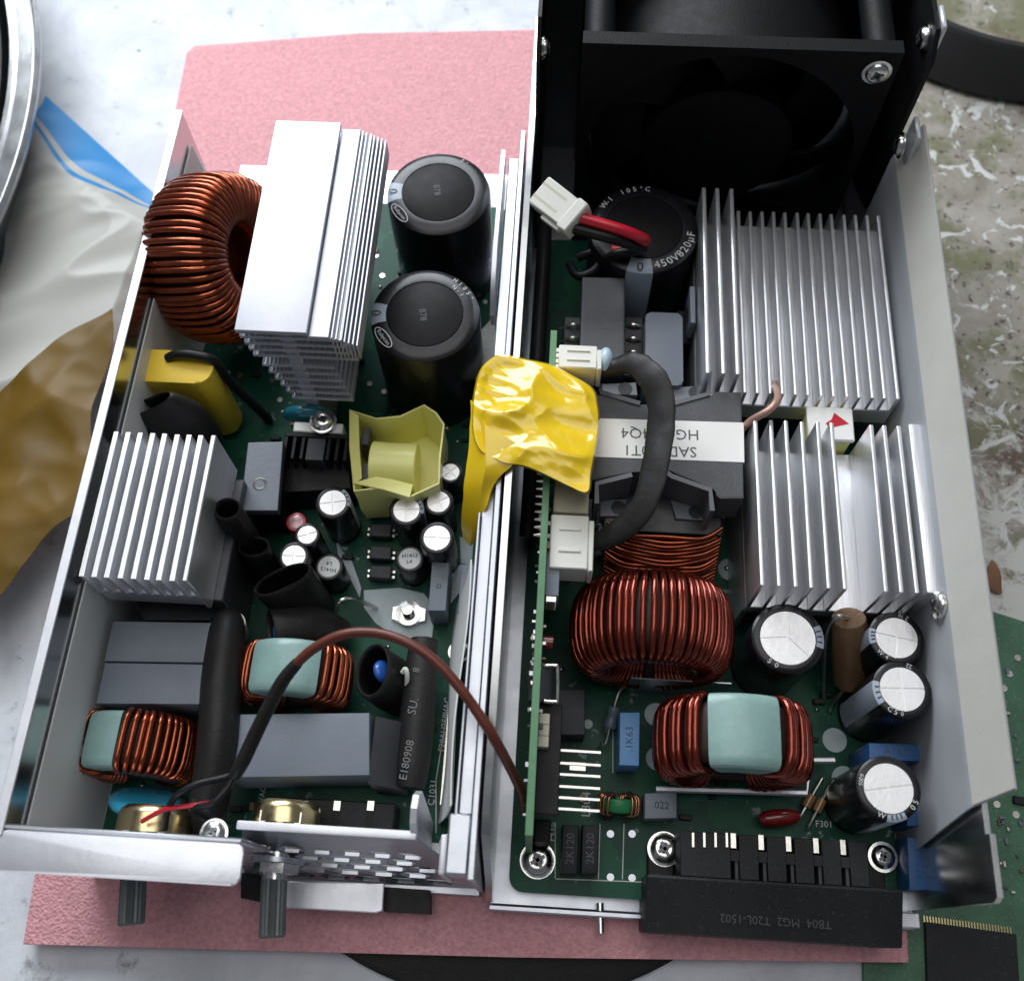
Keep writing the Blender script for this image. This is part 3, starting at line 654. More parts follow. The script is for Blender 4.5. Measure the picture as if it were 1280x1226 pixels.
FL = mat('bobbin_plastic', (.020, .021, .024), .35, 0, .2, 120)
for pts in ([(746, 629), (746, 604), (790, 593)], [(830, 588), (840, 595), (888, 612), (890.5, 638)], [(750, 480), (752, 490), (800, 504)], [(842, 504), (886, 492), (887, 464)]):
    q_ = [P(a, b, 42.4) for a, b in pts]
    add('bobbin_rib', sheet(bm_new(), [[Vector((p.x, p.y, 29)), Vector((p.x, p.y, 42.4))] for p in q_], 1.2), mat('bobbin_edge', (.13, .135, .15), .4), tr, smooth=0)
for pts, z_ in (([(750, 624), (784, 624), (776, 645), (750, 645)], 31), ([(838, 624), (884, 638), (881, 650), (845, 648)], 31), ([(750, 480), (795, 478), (797, 494), (752, 492)], 32), ([(842, 484), (880, 482), (882, 494), (842, 502)], 32)):
    f_ = add('bobbin_flange', prism(bm_new(), pl(pts, z_), z_ - 2, z_, bev=.2), mat('bobbin_grey', (.19, .20, .225), .4), tr, smooth=0)
    mx_ = sum(p[0] for p in pts) / 4; my_ = sum(p[1] for p in pts) / 4; q_ = P(mx_ + 8, my_, z_)
    add('peg_hole', cyl(bm_new(), (q_.x, q_.y, z_ - .5), (q_.x, q_.y, z_ + .1), 1.9, seg=20), FL, f_)
add('bobbin', B(14, 44, 97, 131, 8, 29.8, .8, 2), FL, tr)
wb = []
for k in range(16):
    t = k / 15; y_ = 96.5 - 2.2 * math.sin(t * math.pi)
    wb.append((16, y_, 12 + t * 17)); 
for k in range(16):
    z_ = 30 - k * 1.0; e_ = -k * .62; j_ = random.uniform(-.5, .5); bm = bm_new(); sweep(bm, spline([(15, 99 + e_, z_), (20, 96.4 + e_ + j_, z_ + .2), (30, 95.4 + e_ - j_, z_), (39, 96.4 + e_ + j_, z_ - .2), (44, 99 + e_, z_)], 6), .58, 8); add('winding_turn', bm, COPPER, tr, smooth=80)
# pinkish lead from the transformer
add('lead', sweep(bm_new(), spline([P(929, 535, 40), P(940, 525, 44), P(962, 512, 47), P(972, 498, 46), P(970, 486, 40), P(965, 480, 30)], 6), .95, 10), PINKW, RS, 'pinkish lead bending from the transformer towards the rear heat sink')
# ---- second small transformer and grey film capacitor behind the big one
t2 = root('transformer', (20, 155, 5), 'small dark ferrite transformer in front of the large black capacitor', parent=RS)
add('core', prism(bm_new(), pl([(728, 346), (781, 347), (781, 460), (724, 460)], 36), 7, 36, bev=.6), FERR, t2, smooth=0)
text('CT2 15', 3.2, P(757, 400, 36) + Vector((0, 0, .08)), (0, -1, 0), (1, 0, 0), PRINTG, t2)
for sx, px in ((-1, 716), (1, 792)):
    q_ = P(px, 425, 27); add('bobbin', B(q_.x - 3, q_.x + 3, q_.y - 12, q_.y + 8, 8, 27, .6), FL, t2)
    for k in range(4): add('pin', sweep(bm_new(), spline([Vector((q_.x - sx * 2, q_.y - 9 + k * 4.4, 27)), Vector((q_.x, q_.y - 9 + k * 4.4, 28.4)), Vector((q_.x + sx * 3.6, q_.y - 9 + k * 4.4, 26))], 4), .45, 7), TINNED, t2)
gc = add('film_capacitor', prism(bm_new(), rrect(*(lambda a, b: (a.x, b.x, b.y, a.y))(P(807, 390, 34), P(854, 482, 34)), 1.4), 6, 34, bev=.5), GREYB, RS, 'tall grey box capacitor between the small transformer and the heat sink', smooth=40)
# ---- big black capacitor
bc = ecap(RS, 'large black capacitor with white lettering in front of the fan', 805, 284, 40, 15.3, big=True, stripe=(252, 280))
cc = P(805, 284, 40); arctext(bc, '450V820µF', cc, 13.3, 40.2, 286, 8.2, 3.3); arctext(bc, '105°C', cc, 13.2, 40.2, 118, -8, 2.2); arctext(bc, 'W-1', cc, 13.2, 40.2, 148, -6, 2.4)
text('0', 3.4, P(793, 346, 24) + Vector((0, -2.2, 0)), (1, 0, 0), (0, .3, 1), PRINTK, bc)
# ---- toroid choke and common-mode choke
toroid('toroid_choke', RS, 'red copper toroid choke standing in front of the large transformer', (26.8, 72.5, 24.6), (0, 1, 0), 18.2, 9.5, 19, .85, [57], [(-172, 172)], COPPER2, ex=.84, jit=1.0)
toroid('toroid_choke', RS, 'red copper choke with a pale green tape block in the middle', (46, 46.5, 23.6), (0, 1, 0), 16.6, 9, 14.5, 1.0, [15, 15], [(-150, -31), (31, 150)], COPPER2, [(-27, 27, 1.2)], jit=.7, ex=.62)
# ---- cans on the right
capA = ecap(RS, 'fat silver-topped capacitor below the front heat sink', 985, 797, 33, 8.7, vent='tri', rot=85, stripe=(-15, 25), txt=[('5', 232, 1.8), ('0', 246, 1.8)])
ecap(RS, 'small silver-topped capacitor nearest the front heat sink, by the wall', 1121, 797, 35, 6.5, stripe=(160, 195), rot=-10, txt=[('W', 222, 1.5), ('4', 240, 1.5), ('2', 60, 1.5), ('10', 75, 1.2)])
ecap(RS, 'silver-topped capacitor by the wall, middle one of the three', 1128, 861, 35, 6.8, stripe=(165, 215), rot=2, txt=[('C', 236, 1.7), ('5', 250, 1.7), ('0', 264, 1.3), ('22', 70, 1.4)])
ecap(RS, 'silver-topped capacitor by the wall, nearest the terminal block', 1111, 985, 33, 7.3, stripe=(262, 300), rot=10, txt=[('5', 335, 1.8), ('0', 322, 1.8), ('W', 250, 1.7), ('60', 160, 1.5), ('05', 172, 1.3)])
bz = root('bead_choke', P(1062, 850, 5), 'brown cylindrical choke standing between the capacitors', parent=RS)
pA = P(1061, 772, 31); pB = P(1063, 852, 14); dv = (pB - pA)
add('sleeve', lathe(bm_new(), pA, [(0, .2), (2.9, .2), (3.9, .0), (4.2, .6), (4.25, dv.length - .5), (3.8, dv.length), (0, dv.length)], 32, dv), BRONZE, bz)
add('lead', sweep(bm_new(), spline([pA, P(1045, 772, 33), P(1032, 800, 24), P(1030, 880, 5)], 6), .5, 8), TINNED, bz)
add('lead', sweep(bm_new(), spline([pB, P(1040, 880, 8), P(1038, 892, 5)], 5), .5, 8), TINNED, bz)
def boxcap(parent, label, pts, zt, zb, m, s=None, srot=0, ssz=2.2, name='film_capacitor', bev=.4, sm=PRINTK):
    o = add(name, prism(bm_new(), pl(pts, zt), zb, zt, bev=bev), m, parent, label, smooth=30)
    if s:
        q_ = P(sum(p[0] for p in pts) / len(pts), sum(p[1] for p in pts) / len(pts), zt); a = math.radians(srot)
        text(s, ssz, q_ + Vector((0, 0, .06)), (math.cos(a), math.sin(a), 0), (-math.sin(a), math.cos(a), 0), sm, o)
    return o
BPR = mat('blue_ink', (.02, .06, .16), .5)
boxcap(RS, 'blue box capacitor between two silver-topped capacitors by the wall', [(1086, 928), (1155, 930), (1154, 951), (1087, 950)], 22, 5.1, BLUEC, 'A1K5', 0, 2.6, sm=BPR)
boxcap(RS, 'blue box capacitor partly under the lowest wall capacitor', [(1134, 1000), (1156, 1000), (1156, 1032), (1134, 1032)], 17, 5.1, BLUEC)
boxcap(RS, 'bright blue box capacitor beside the terminal block', [(1134, 1046), (1162, 1047), (1166, 1112), (1137, 1112)], 14, 5.1, BLUEC, '473J63', 90, 2.6, sm=BPR)
boxcap(RS, 'light blue box capacitor left of the red choke', [(775, 890), (800, 890), (799, 957), (774, 956)], 17, 5.1, LBLUE, '.1K63', 90, 2.6, sm=BPR)
boxcap(RS, 'grey box capacitor below the red choke', [(806, 991), (846, 990), (846, 1022), (806, 1023)], 13, 5.1, GREYB, '.022', 0, 2.4)
boxcap(RS, 'black square relay under the toroid choke', [(697, 862), (731, 862), (731, 918), (697, 918)], 14, 5.1, GREYD)
# little leaded resistor
p0, p1 = P(758, 925, 9), P(772, 868, 12)
rs_ = add('resistor', lathe(bm_new(), p0 + (p1 - p0) * .25, [(0, 0), (1.5, .2), (1.8, 1.2), (1.45, 2.2), (1.45, (p1 - p0).length * .5 - 2.2), (1.8, (p1 - p0).length * .5 - 1.2), (1.5, (p1 - p0).length * .5 - .2), (0, (p1 - p0).length * .5)], 16, p1 - p0), mat('resistor_body', (.10, .14, .17), .4), RS, 'grey-blue leaded resistor left of the light blue capacitor')
add('lead', sweep(bm_new(), spline([P(748, 935, 5), P(752, 930, 9), p0, p1, P(785, 858, 10), P(790, 862, 5)], 5), .35, 7), TINNED, rs_)
# metal strip, wire bracket, capsule and two glass diodes
add('metal_strip', B(*(lambda a, b: (a.x, b.x, b.y, a.y))(P(788, 847, 20), P(915, 854, 20)), 5, 20, .15), STEELR, RS, 'thin upright metal strip between the two red chokes')
add('jumper_bracket', sweep(bm_new(), [P(820, 986, 12), P(1008, 991, 12), P(1011, 960, 12), P(1015, 950, 12), P(1043, 950, 12)], .75, 6), ALUW, RS, 'thin bent metal bracket to the right of the green-taped choke', smooth=20)
cp0, cp1 = P(948, 1024, 9), P(1001, 1019, 9)
cps = add('ceramic_capacitor', lathe(bm_new(), cp0, [(0, 0), (1.1, .3), (1.8, 1.6), (2.1, 3.4), (2.0, (cp1 - cp0).length - 3), (1.2, (cp1 - cp0).length - .6), (0, (cp1 - cp0).length)], 20, cp1 - cp0), REDC, RS, 'dark red glossy capsule capacitor above the terminal block')
for k, (a, b, c2, d) in enumerate((((1026, 975), (1000, 1020), 8, 8), ((1040, 977), (1012, 1030), 8, 7))):
    q0, q1 = P(*a, c2), P(*b, d); L_ = (q1 - q0).length
    dd_ = add('diode', lathe(bm_new(), q0 + (q1 - q0) * .4, [(0, 0), (1.1, .2), (1.2, 1), (1.2, 3), (1.1, 3.6), (0, 3.8)], 14, q1 - q0), mat('amber_glass', (.28, .15, .06), .2, 0, .2, 200, coat=.6), RS, 'small amber glass diode standing beside the red capsule')
    add('lead', sweep(bm_new(), spline([q0 + Vector((1, 0, -3)), q0 + Vector((.6, .6, 0)), q0, q1, q1 + Vector((0, -.6, -3))], 5), .35, 7), TINNED, dd_)
# small green-core choke and two black capacitors
toroid('small_choke', RS, 'tiny copper choke with a green core next to the lettering L304', P(773, 1006, 8) + Vector((0, 0, 1.5)), (0, 1, .25), 4.6, 2.4, 3.6, .32, [9, 9], [(-165, -28), (28, 165)], COPPER3, core=GREEN, jit=.1)
for px in (713, 738):
    lbl = 'black slab capacitor with raised lettering, %s of the pair by the corner screw' % ('left' if px < 720 else 'right')
    o = boxcap(RS, lbl, [(px - 10, 1030), (px + 11, 1031), (px + 9, 1092), (px - 12, 1092)], 12, 5.1, BLOCKP, bev=1.0, name='slab_capacitor')
    text('2K120', 2.7, P(px, 1060, 12) + Vector((0, 0, .05)), (0, 1, 0), (-1, 0, 0), PRINTG, o)
# ---- terminal block
tbk = root('terminal_block', (57, 14, -1.5), 'wide black plastic terminal block overhanging the front edge', parent=RS)
def xz(px, py, z): p = P(px, py, z); return p.x, p.y
bm = bm_new(); box(bm, 26.8, 85.6, 4.2, 16.6, -1.4, 17.5, .7, 2); bm.verts.ensure_lookup_table()
for v in bm.verts:
    if v.co.z > 12 and v.co.y < 8: v.co.z -= 3.6
add('front_body', bm, BLOCKP, tbk, smooth=25)
rz = 17.0
segs = [34.6]
pxs = [919, 954, 988.5, 1023, 1057]
xs = [P(p, 1080, rz).x for p in pxs]
bounds = [34.6] + [a for a in xs] + [78.2]
# rear deck built as blocks between slots
for a, b in zip(bounds, bounds[1:]):
    a2 = a + (.0 if a == 34.6 else 1.0); b2 = b - (.0 if b == 78.2 else 1.0)
    add('deck_block', B(a2, b2, 16.62, 26.6, 5, rz, .15), BLOCKP, tbk)
for i, x in enumerate(xs):
    add('slot_floor', B(x - .98, x + .98, 16.62, 26.4, 5, 11.5), BLACKP, tbk)
    add('contact', B(x - .9, x + .5, 23.4, 26.9, 11.5, 16.6, .1), TINNED, tbk)
    add('barrier_blade', B(x + .1, x + .8, 16.7, 21, 11.5, 16.3), GREYD, tbk)
    add('deck_bridge', B(x - .97, x + .97, 20.6, 23.0, 13.5, rz - .05), BLOCKP, tbk)
pin = None
for px in (866, 880, 894, 908):
    p_ = P(px, 1040, rz); q_ = P(px, 1059, rz)
    add('pin', B(p_.x - .35, p_.x + .35, q_.y, p_.y, rz - 2.5, rz + .35, .1), TINNED, tbk)
add('ear', B(28, 34.4, 16.7, 24, 5, 6.9, .3), BLACKP, tbk); add('ear', B(78.4, 85, 16.7, 25, 5, 6.9, .3), BLACKP, tbk)
text('TB04  MG2  T20L-1502', 2.6, (56, 8.2, 17.56), (-1, 0, 0), (0, -1, 0), mat('embossed', (.035, .036, .04), .5), tbk)
add('stud', cyl(bm_new(), P(750, 1128, 2), P(751, 1166, 2), .9, seg=12), CHROME, RS, 'thin threaded stud sticking out below the front edge')
# ---- upright daughter board
db = root('control_board', (-.8, 85, 5), 'narrow green control board standing upright along the left wall', parent=RS)
PCBE = mat('board_edge', (.10, .24, .12), .5, 0, .15, 300)
add('panel', B(-1.7, -.1, 20.5, 143, 6, 49.5), PCBE, db)
def chip(x0, x1, y0, y1, z0, z1, m, nm='component', bev=.12): return add(nm, B(x0, x1, y0, y1, z0, z1, bev), m, db)
random.seed(11)
for k in range(64):
    y = random.uniform(24, 112); z = random.uniform(34, 47.5); h = random.uniform(.5, 1.1); s_ = random.uniform(.5, 1.3)
    if k % 2: chip(-.1, -.1 + h, y, y + s_, z, z + s_, random.choice((TINNED, WHITEP, GREYD, BRONZE)))
    else: chip(-1.7 - h, -1.7, y, y + s_, z, z + s_, random.choice((TINNED, WHITEP, GREYD, STEELR)))
pin = None
for k in range(17):
    o = add('solder_pin', cyl(bm_new(), (-1.7, 88 + k * 2.0, 46.5), (-3.3, 88 + k * 2.0, 46.5), .55, .25, 8), TINNED, db)
chip(0, 3.2, 73.5, 85, 38, 46, GREYB, 'chip'); 
for k in range(5): add('pin', B(.4, 2.6, 72.2, 73.4, 39 + k * 1.5, 39.6 + k * 1.5), TINNED, db)
# crystal-like wire clip
cw = [P(680, 832, 44), P(694, 832, 44), P(697, 836, 44), P(697, 873, 44), P(694, 877, 44), P(680, 876, 44)]
add('wire_clip', sweep(bm_new(), spline(cw, 4), .4, 8), TINNED, db)
a_ = P(690, 855, 42); add('coil', cyl(bm_new(), (0, a_.y - 4, 41), (0, a_.y + 4, 41), 2.8, seg=18), GREYD, db)
for k in range(3): a_ = P(690, 900 + 14 * k, 42); chip(0, 2.4, a_.y - 1.2, a_.y + 1.2, 39, 43, CREAMP, 'component')
a_ = P(686, 800, 42); add('red_component', cyl(bm_new(), (.2, a_.y, 40), (2.4, a_.y, 40), 1.6, seg=14), REDC, db)
add('pin_header', B(0, 5.2, *(lambda a, b: (b.y, a.y))(P(690, 880, 40), P(690, 1018, 40)), 36, 40, .2), BLACKP, db)
for py in (937, 953, 967, 982, 996, 1010):
    a_ = P(690, py, 39); add('header_pin', B(1.5, 14.2, a_.y - .32, a_.y + .32, 38.6, 39.3, .1), TINNED, db)
add('standoff', B(.2, 4, 22, 27, 5.2, 20, .3), BLACKP, db)
# connectors on the control board
def conn(label, px0, py0, px1, py1, zt, h, depth_px=0, teeth=0):
    a, b = P(px0, py0, zt), P(px1, py1, zt); o = root('connector', (4, (a.y + b.y) / 2, zt - h), label, parent=RS)
    add('housing', B(.6, b.x - 1.2, b.y, a.y, zt - h, zt, .3), WHITEP, o); add('lip', B(b.x - 1.18, b.x, b.y - .6, a.y - 1.5, zt - h + 1, zt + .7, .2), WHITEP, o)
    n_ = 4
    for k in range(n_):
        y_ = b.y + (a.y - b.y) * (k + .6) / (n_ + .2); add('latch', B(-.05, .58, y_ - .5, y_ + .5, zt - h + 2, zt - 1.2), WHITEP, o)
    add('rib', B(2.6, b.x - 3, b.y + (a.y - b.y) * .3, b.y + (a.y - b.y) * .36, zt, zt + .35, .1), WHITEP, o); add('rib', B(2.6, b.x - 3, b.y + (a.y - b.y) * .7, b.y + (a.y - b.y) * .76, zt, zt + .35, .1), WHITEP, o)
    return o
k1 = conn('white connector nearest the small transformer on the upright board', 696, 430, 752, 461, 51, 9)
k2 = conn('white connector just above the red toroid choke on the upright board', 686, 642, 741, 712, 47, 9)
add('connector', B(1, 9.5, *(lambda a, b: (b.y, a.y))(P(700, 600, 44), P(700, 640, 44)), 36, 44, .3), CREAMP, RS, 'cream connector half hidden below the yellow tape')
a_ = P(757, 447, 49); bm = bm_new(); bmesh.ops.create_uvsphere(bm, u_segments=18, v_segments=12, radius=1)
for v in bm.verts: v.co = Vector((a_.x + v.co.x * 2.0, a_.y - 1 + v.co.y * 3.6, a_.z + v.co.z * 3))
add('glue_blob', bm, mat('pale_blue_glue', (.45, .60, .68), .3), RS, 'pale blue blob of glue on the end of the upper connector')
# black taped cable looping over the transformer
bnd = spline([P(752, 462, 48), P(770, 458, 50), P(792, 455, 53), P(812, 470, 55), P(826, 500, 55), P(825, 545, 54), P(817, 590, 53), P(805, 630, 51), P(785, 655, 48), P(760, 672, 45), P(744, 680, 43)], 8)
tap = root('cable_loop', P(800, 560, 45), 'flat black taped cable looping over the white label of the transformer', parent=RS)
wr_ = [(2.2, 1.9), (2.5, 1.5), (3.0, 1.1), (3.4, .75), (3.5, .65), (3.5, .65), (3.4, .65), (3.3, .75), (3.3, 1.0), (2.9, 1.5), (2.3, 1.9)]
bm = bm_new(); sweep(bm, bnd, wr_, 16, up0=(0, 1, 0.0))
for v in bm.verts: v.co += Vector((.6, .6, 1)) * (.5 * noise.noise(v.co * .22) + .25 * abs(noise.noise(v.co * .7)))
add('sleeve', bm, SHRINK, tap, smooth=70)
for k in range(4):
    y_ = P(741, 660 + 11 * k, 43).y; add('wire', sweep(bm_new(), spline([Vector((10, y_, 43)), Vector((12.5, y_ + .3, 43.5)), bnd[-1] + Vector((0, .8 - .6 * k, .3)), bnd[-8] + Vector((0, 0, 0))], 5), .8, 8), BLACKW, tap)
# yellow taped bundle over the control board, its tail hanging over the wall
yt = root('tape_wrap', P(665, 520, 50), 'glossy yellow tape wrapped over the upright board and hanging across the wall', parent=RS)
outl = [(600, 462), (612, 449), (628, 443), (660, 449), (690, 456), (718, 470), (742, 486), (748, 505), (750, 530), (746, 560), (740, 592), (736, 617), (712, 609), (680, 594), (655, 584), (630, 580), (612, 571), (598, 562), (590, 540), (590, 505), (594, 480)]
def smooth_loop(p, n=6):
    q = [Vector((a, b, 0)) for a, b in p]; m_ = len(q); out = []
    for i in range(m_):
        a, b, c2, d = q[i - 1], q[i], q[(i + 1) % m_], q[(i + 2) % m_]
        for k in range(n):
            t = k / n; out.append(.5 * ((2 * b) + (c2 - a) * t + (2 * a - 5 * b + 4 * c2 - d) * t * t + (3 * b - a - 3 * c2 + d) * t ** 3))
    return out
lo_ = smooth_loop(outl, 8); cx_ = Vector((668, 520, 0)); RR = []
for f, z_ in ((.90, 44), (.985, 46), (1.0, 49), (1.0, 52.5), (.985, 54.6)) + tuple((.97 - .95 * k / 34, 55.4 + 1.6 * (1 - (1 - k / 34) ** 2)) for k in range(35)):
    ring_ = []
    for p in lo_:
        q = cx_ + (p - cx_) * f; w3 = P(q.x, q.y, z_)
        if f < .98:
            n1 = abs(noise.noise(Vector((w3.x * .060 + .3, w3.y * .075, 2.2)))); n2 = abs(noise.noise(Vector((w3.x * .15 + 4 + w3.y * .1, w3.y * .19, 7.7)))); n3 = abs(noise.noise(Vector((w3.x * .42, w3.y * .5 + w3.x * .2, 3.7)))); w3 = w3 + Vector((0, 0, 1.0 - n1 * 4.0 - n2 * .9 - n3 * .10)) * min(1, (1 - f) * 6 + .12)
        ring_.append(w3)
    RR.append(ring_)
bm = bm_new(); rings(bm, RR, True, True); add('wrap', bm, YTAPE, yt, smooth=35)
tg_ = [spline([P(589, 500, 53), P(586, 560, 51), P(581, 610, 47), P(577, 645, 40), P(579, 672, 32)], 5), spline([P(606, 530, 56), P(608, 570, 55), P(603, 605, 52.5), P(596, 645, 45), P(588, 682, 33)], 5), spline([P(648, 556, 56), P(641, 580, 54.5), P(622, 600, 53), P(605, 640, 48), P(593, 676, 34)], 5)]
tg2 = []
for ra, rb in zip(tg_, tg_[1:]):
    for k in range(5): tg2.append([a * (1 - k / 5) + b * (k / 5) for a, b in zip(ra, rb)])
tg2.append(tg_[-1]); tg2 = [[p + Vector((.5, 0, .5)) * (.9 * noise.noise(p * .22)) for p in row] for row in tg2]
add('tail', sheet(bm_new(), tg2, .35), YTAPE, yt, smooth=28)
# white plug with red and black fan leads
pg = root('fan_plug', P(698, 262, 52), 'white two-pin plug on red and black leads hanging over the wall', parent=RS)
pc = P(698, 258, 54); e1 = (P(757, 292, 54) - P(690, 240, 54)).normalized(); e2 = Vector((-e1.y, e1.x, 0))
Mx = Matrix.Translation(pc) @ Matrix(((e1.x, e2.x, 0, 0), (e1.y, e2.y, 0, 0), (0, 0, 1, 0), (0, 0, 0, 1))) @ Matrix.Rotation(math.radians(22), 4, 'X')
add('housing', B(-6.5, 5.5, -4.2, 4.2, -2.8, 2.8, .35, M=Mx), WHITEP, pg); add('collar', B(4.2, 7.5, -4.7, 4.7, -3.3, 3.1, .4, M=Mx), WHITEP, pg); add('latch', B(-1.5, 4.8, -5.4, -4.1, -1.2, 1.2, .2, M=Mx), WHITEP, pg)
for s_ in (-2, 2):
    add('pin_socket', B(-6.56, -6, s_ - 1, s_ + 1, -1.2, 1.0, M=Mx), BLACKP, pg)
    add('key_slot', B(-6.4, 2, s_ - .35, s_ + .35, 2.5, 2.83, M=Mx), CREAMP, pg)
h_ = Mx @ Vector((7.3, 1.2, 0)); h2 = Mx @ Vector((7.3, -2.0, -.6))
add('red_lead', sweep(bm_new(), spline([h_, P(775, 287, 53), P(800, 297, 50), P(806, 302, 46), P(790, 310, 42), P(765, 313, 41.5)], 6), 1.55, 12), REDW, pg)
add('black_lead', sweep(bm_new(), spline([h2, P(770, 300, 51), P(795, 308, 46), P(802, 312, 43), P(770, 318, 41.6), P(740, 332, 30)], 6), 1.45, 12), BLACKW, pg)
# black flat cable along the left wall
add('wall_cable', sweep(bm_new(), spline([Vector((-5.4, 206, 20)), Vector((-5.2, 180, 22)), Vector((-5.4, 150, 22)), Vector((-5.2, 120, 20)), Vector((-5.4, 100, 14))], 6), 2.2, 12), SHRINK, RS, 'black sleeved cable running along the left wall below the plug')
add('loop_wire', sweep(bm_new(), spline([P(712, 330, 30), P(722, 345, 33), P(740, 340, 34), P(752, 325, 34), P(742, 316, 34), P(722, 322, 32)], 6), 1.3, 10), BLACKW, RS, 'black wire loop beside the large capacitor')
# ================================================================== LEFT SUPPLY
LS = root('power_supply', (-62, 110, -2), 'opened metal power supply without a fan, two big black capacitors beside a tall heat sink', 'power supply', group='opened power supplies')
ch = root('chassis', (-62, 110, -1.9), 'open steel tray with mirror-bright side wall', parent=LS)
add('floor_plate', B(-110.4, -12.4, 10, 236, -1.8, 0, .3), STEELR, ch)
wall = prism(bm_new(), [(10, .1), (209, .1), (209, 52), (10, 52)], -110.4, -109.0, lambda x, y, z: (z, x, y))
add('left_wall', wall, STEEL, ch)
add('left_wall_rim', B(-110.9, -108.6, 14, 209, 52.02, 52.5, .15), ALUW, ch)
add('wall_hole', cyl(bm_new(), (-108.98, 72, 46), (-108.7, 72, 46), 1.7, seg=20), DSTEEL, ch)
g = []
for k in range(9):
    z = 3 + 40 * k / 8; g.append([Vector((-108.2 + 1.6 * math.sin(k / 8 * 3.14) * (.5 + .5 * math.sin(t * 1.3)) - .2 + (0 if k else 1.0), 14 + (205 - 14) * t / 12, z)) for t in range(13)])
add('wall_film', sheet(bm_new(), g, .35), FILM, ch, 'milky insulating film standing inside the left wall', smooth=60)
# right wall: rails of folded sheet
rw = [(-19.2, 44), (-15.8, 44), (-15.6, 47), (-12.9, 47), (-12.7, 51), (-11.6, 51)]
add('right_wall', B(-12.9, -11.4, 11, 207, .1, 51.5, .25), STEELR, ch)
add('rail', B(-15.9, -12.95, 24, 200, 46.5, 48, .3), STEELR, ch); add('rail', B(-16.6, -15.92, 22, 92, 40, 49.5, .2), STEELR, ch)
add('rail_bracket', prism(bm_new(), [(150, 40), (196, 40), (199, 47), (199, 52), (165, 54), (155, 52), (149, 46)], -17.8, -16.7, lambda x, y, z: (z, x, y)), STEELR, ch)
add('rail_end', B(-17.6, -13, 12, 24, 38, 50, .4), STEELR, ch); add('corner_tab', B(-20.2, -18.6, 12.5, 21, 4, 36, .6, 2), ALUW, ch)
g = []
for k in range(8):
    t = k / 7; z = 6 + 38 * t; g.append([Vector((-23.5 + 5.5 * t + .6 * math.sin(s * 6 + t * 3), 26 + (82 - 26) * s, z)) for s in [i / 14 for i in range(15)]])
add('right_film', sheet(bm_new(), g, .35), FILM, ch, 'milky film leaning against the right wall', smooth=60)
add('back_film', B(-40, -14, 207, 232, .3, .6), LABEL, ch)
# front: white lip, perforated panel
add('front_lip', prism(bm_new(), rrect(-109.3, -58.6, 7.2, 15.2, 1.6), 50.9, 52.2, bev=.3), ALUW, ch, 'smooth pale metal lip across the front left')
add('front_lip_web', B(-109.3, -59.2, 15.25, 16.4, 20, 52.1, .3), STEELR, ch)
pp = [Vector(q) for q in ((-63, 19, 40), (-25, 18.8, 40), (-12.4, 11.8, 1), (-71, 11.2, 1))]
def pm(s, t): a = pp[0] * (1 - s) + pp[1] * s; b = pp[3] * (1 - s) + pp[2] * s; return a * (1 - t) + b * t
pn = bm_new(); nn = (pp[1] - pp[0]).cross(pp[3] - pp[0]).normalized()
W_, H_ = 6, 5
def hexcell(bm, s0, s1, t0, t1, sh):
    cs, ct = (s0 + s1) / 2, (t0 + t1) / 2; rs_, rt = (s1 - s0) / 2, (t1 - t0) / 2
    oo = [(cs - rs_, ct - rt), (cs, ct - rt), (cs + rs_, ct - rt), (cs + rs_, ct), (cs + rs_, ct + rt), (cs, ct + rt), (cs - rs_, ct + rt), (cs - rs_, ct)]
    k_ = .86; ii = [(cs - rs_ * .55 * k_, ct - rt * k_), (cs, ct - rt * k_), (cs + rs_ * .55 * k_, ct - rt * k_), (cs + rs_ * k_ * 1.08, ct), (cs + rs_ * .55 * k_, ct + rt * k_), (cs, ct + rt * k_), (cs - rs_ * .55 * k_, ct + rt * k_), (cs - rs_ * k_ * 1.08, ct)]
    for off in (0, .8):
        A = [bm.verts.new(pm(*p) + nn * off) for p in oo]; C_ = [bm.verts.new(pm(*p) + nn * off) for p in ii]
        for i in range(8): bm.faces.new((A[i], A[(i + 1) % 8], C_[(i + 1) % 8], C_[i]))
        if off == 0: C0 = C_
        else:
            for i in range(8): bm.faces.new((C0[i], C0[(i + 1) % 8], C_[(i + 1) % 8], C_[i]))
for r in range(H_):
    t0, t1 = .26 + .70 * r / H_, .26 + .70 * (r + 1) / H_
    sh = .5 / W_ if r % 2 else 0
    for k in range(W_ - (1 if r % 2 else 0)):
        hexcell(pn, .02 + .9 * (k / W_ + sh), .02 + .9 * ((k + 1) / W_ + sh), t0, t1, 0)
def strip(bm, s0, s1, t0, t1):
    A = [bm.verts.new(pm(*p)) for p in ((s0, t0), (s1, t0), (s1, t1), (s0, t1))]; C_ = [bm.verts.new(v.co + nn * .8) for v in A]
    bm.faces.new(A); bm.faces.new(C_[::-1])
    for i in range(4): bm.faces.new((A[i], A[(i + 1) % 4], C_[(i + 1) % 4], C_[i]))
strip(pn, 0, 1, 0, .26); strip(pn, 0, 1, .96, 1); strip(pn, .92, 1, .26, .96); strip(pn, 0, .02, .26, .96)
for r in range(1, H_, 2):
    t0, t1 = .26 + .70 * r / H_, .26 + .70 * (r + 1) / H_; strip(pn, .02, .02 + .45 / W_, t0, t1); strip(pn, .92 - .45 / W_, .92, t0, t1)
add('perforated_panel', pn, STEELR, ch, 'metal front panel with rows of hexagonal holes', smooth=0)
add('added_bright_backing', B(-70, -14, 12.8, 21.5, 5.15, 5.6, .1), LABEL, ch)  # white strip added behind the panel so that its holes look bright
add('panel_top_lip', B(-64, -25, 18.9, 20.8, 40.0, 41.2, .4, 2), ALUW, ch)
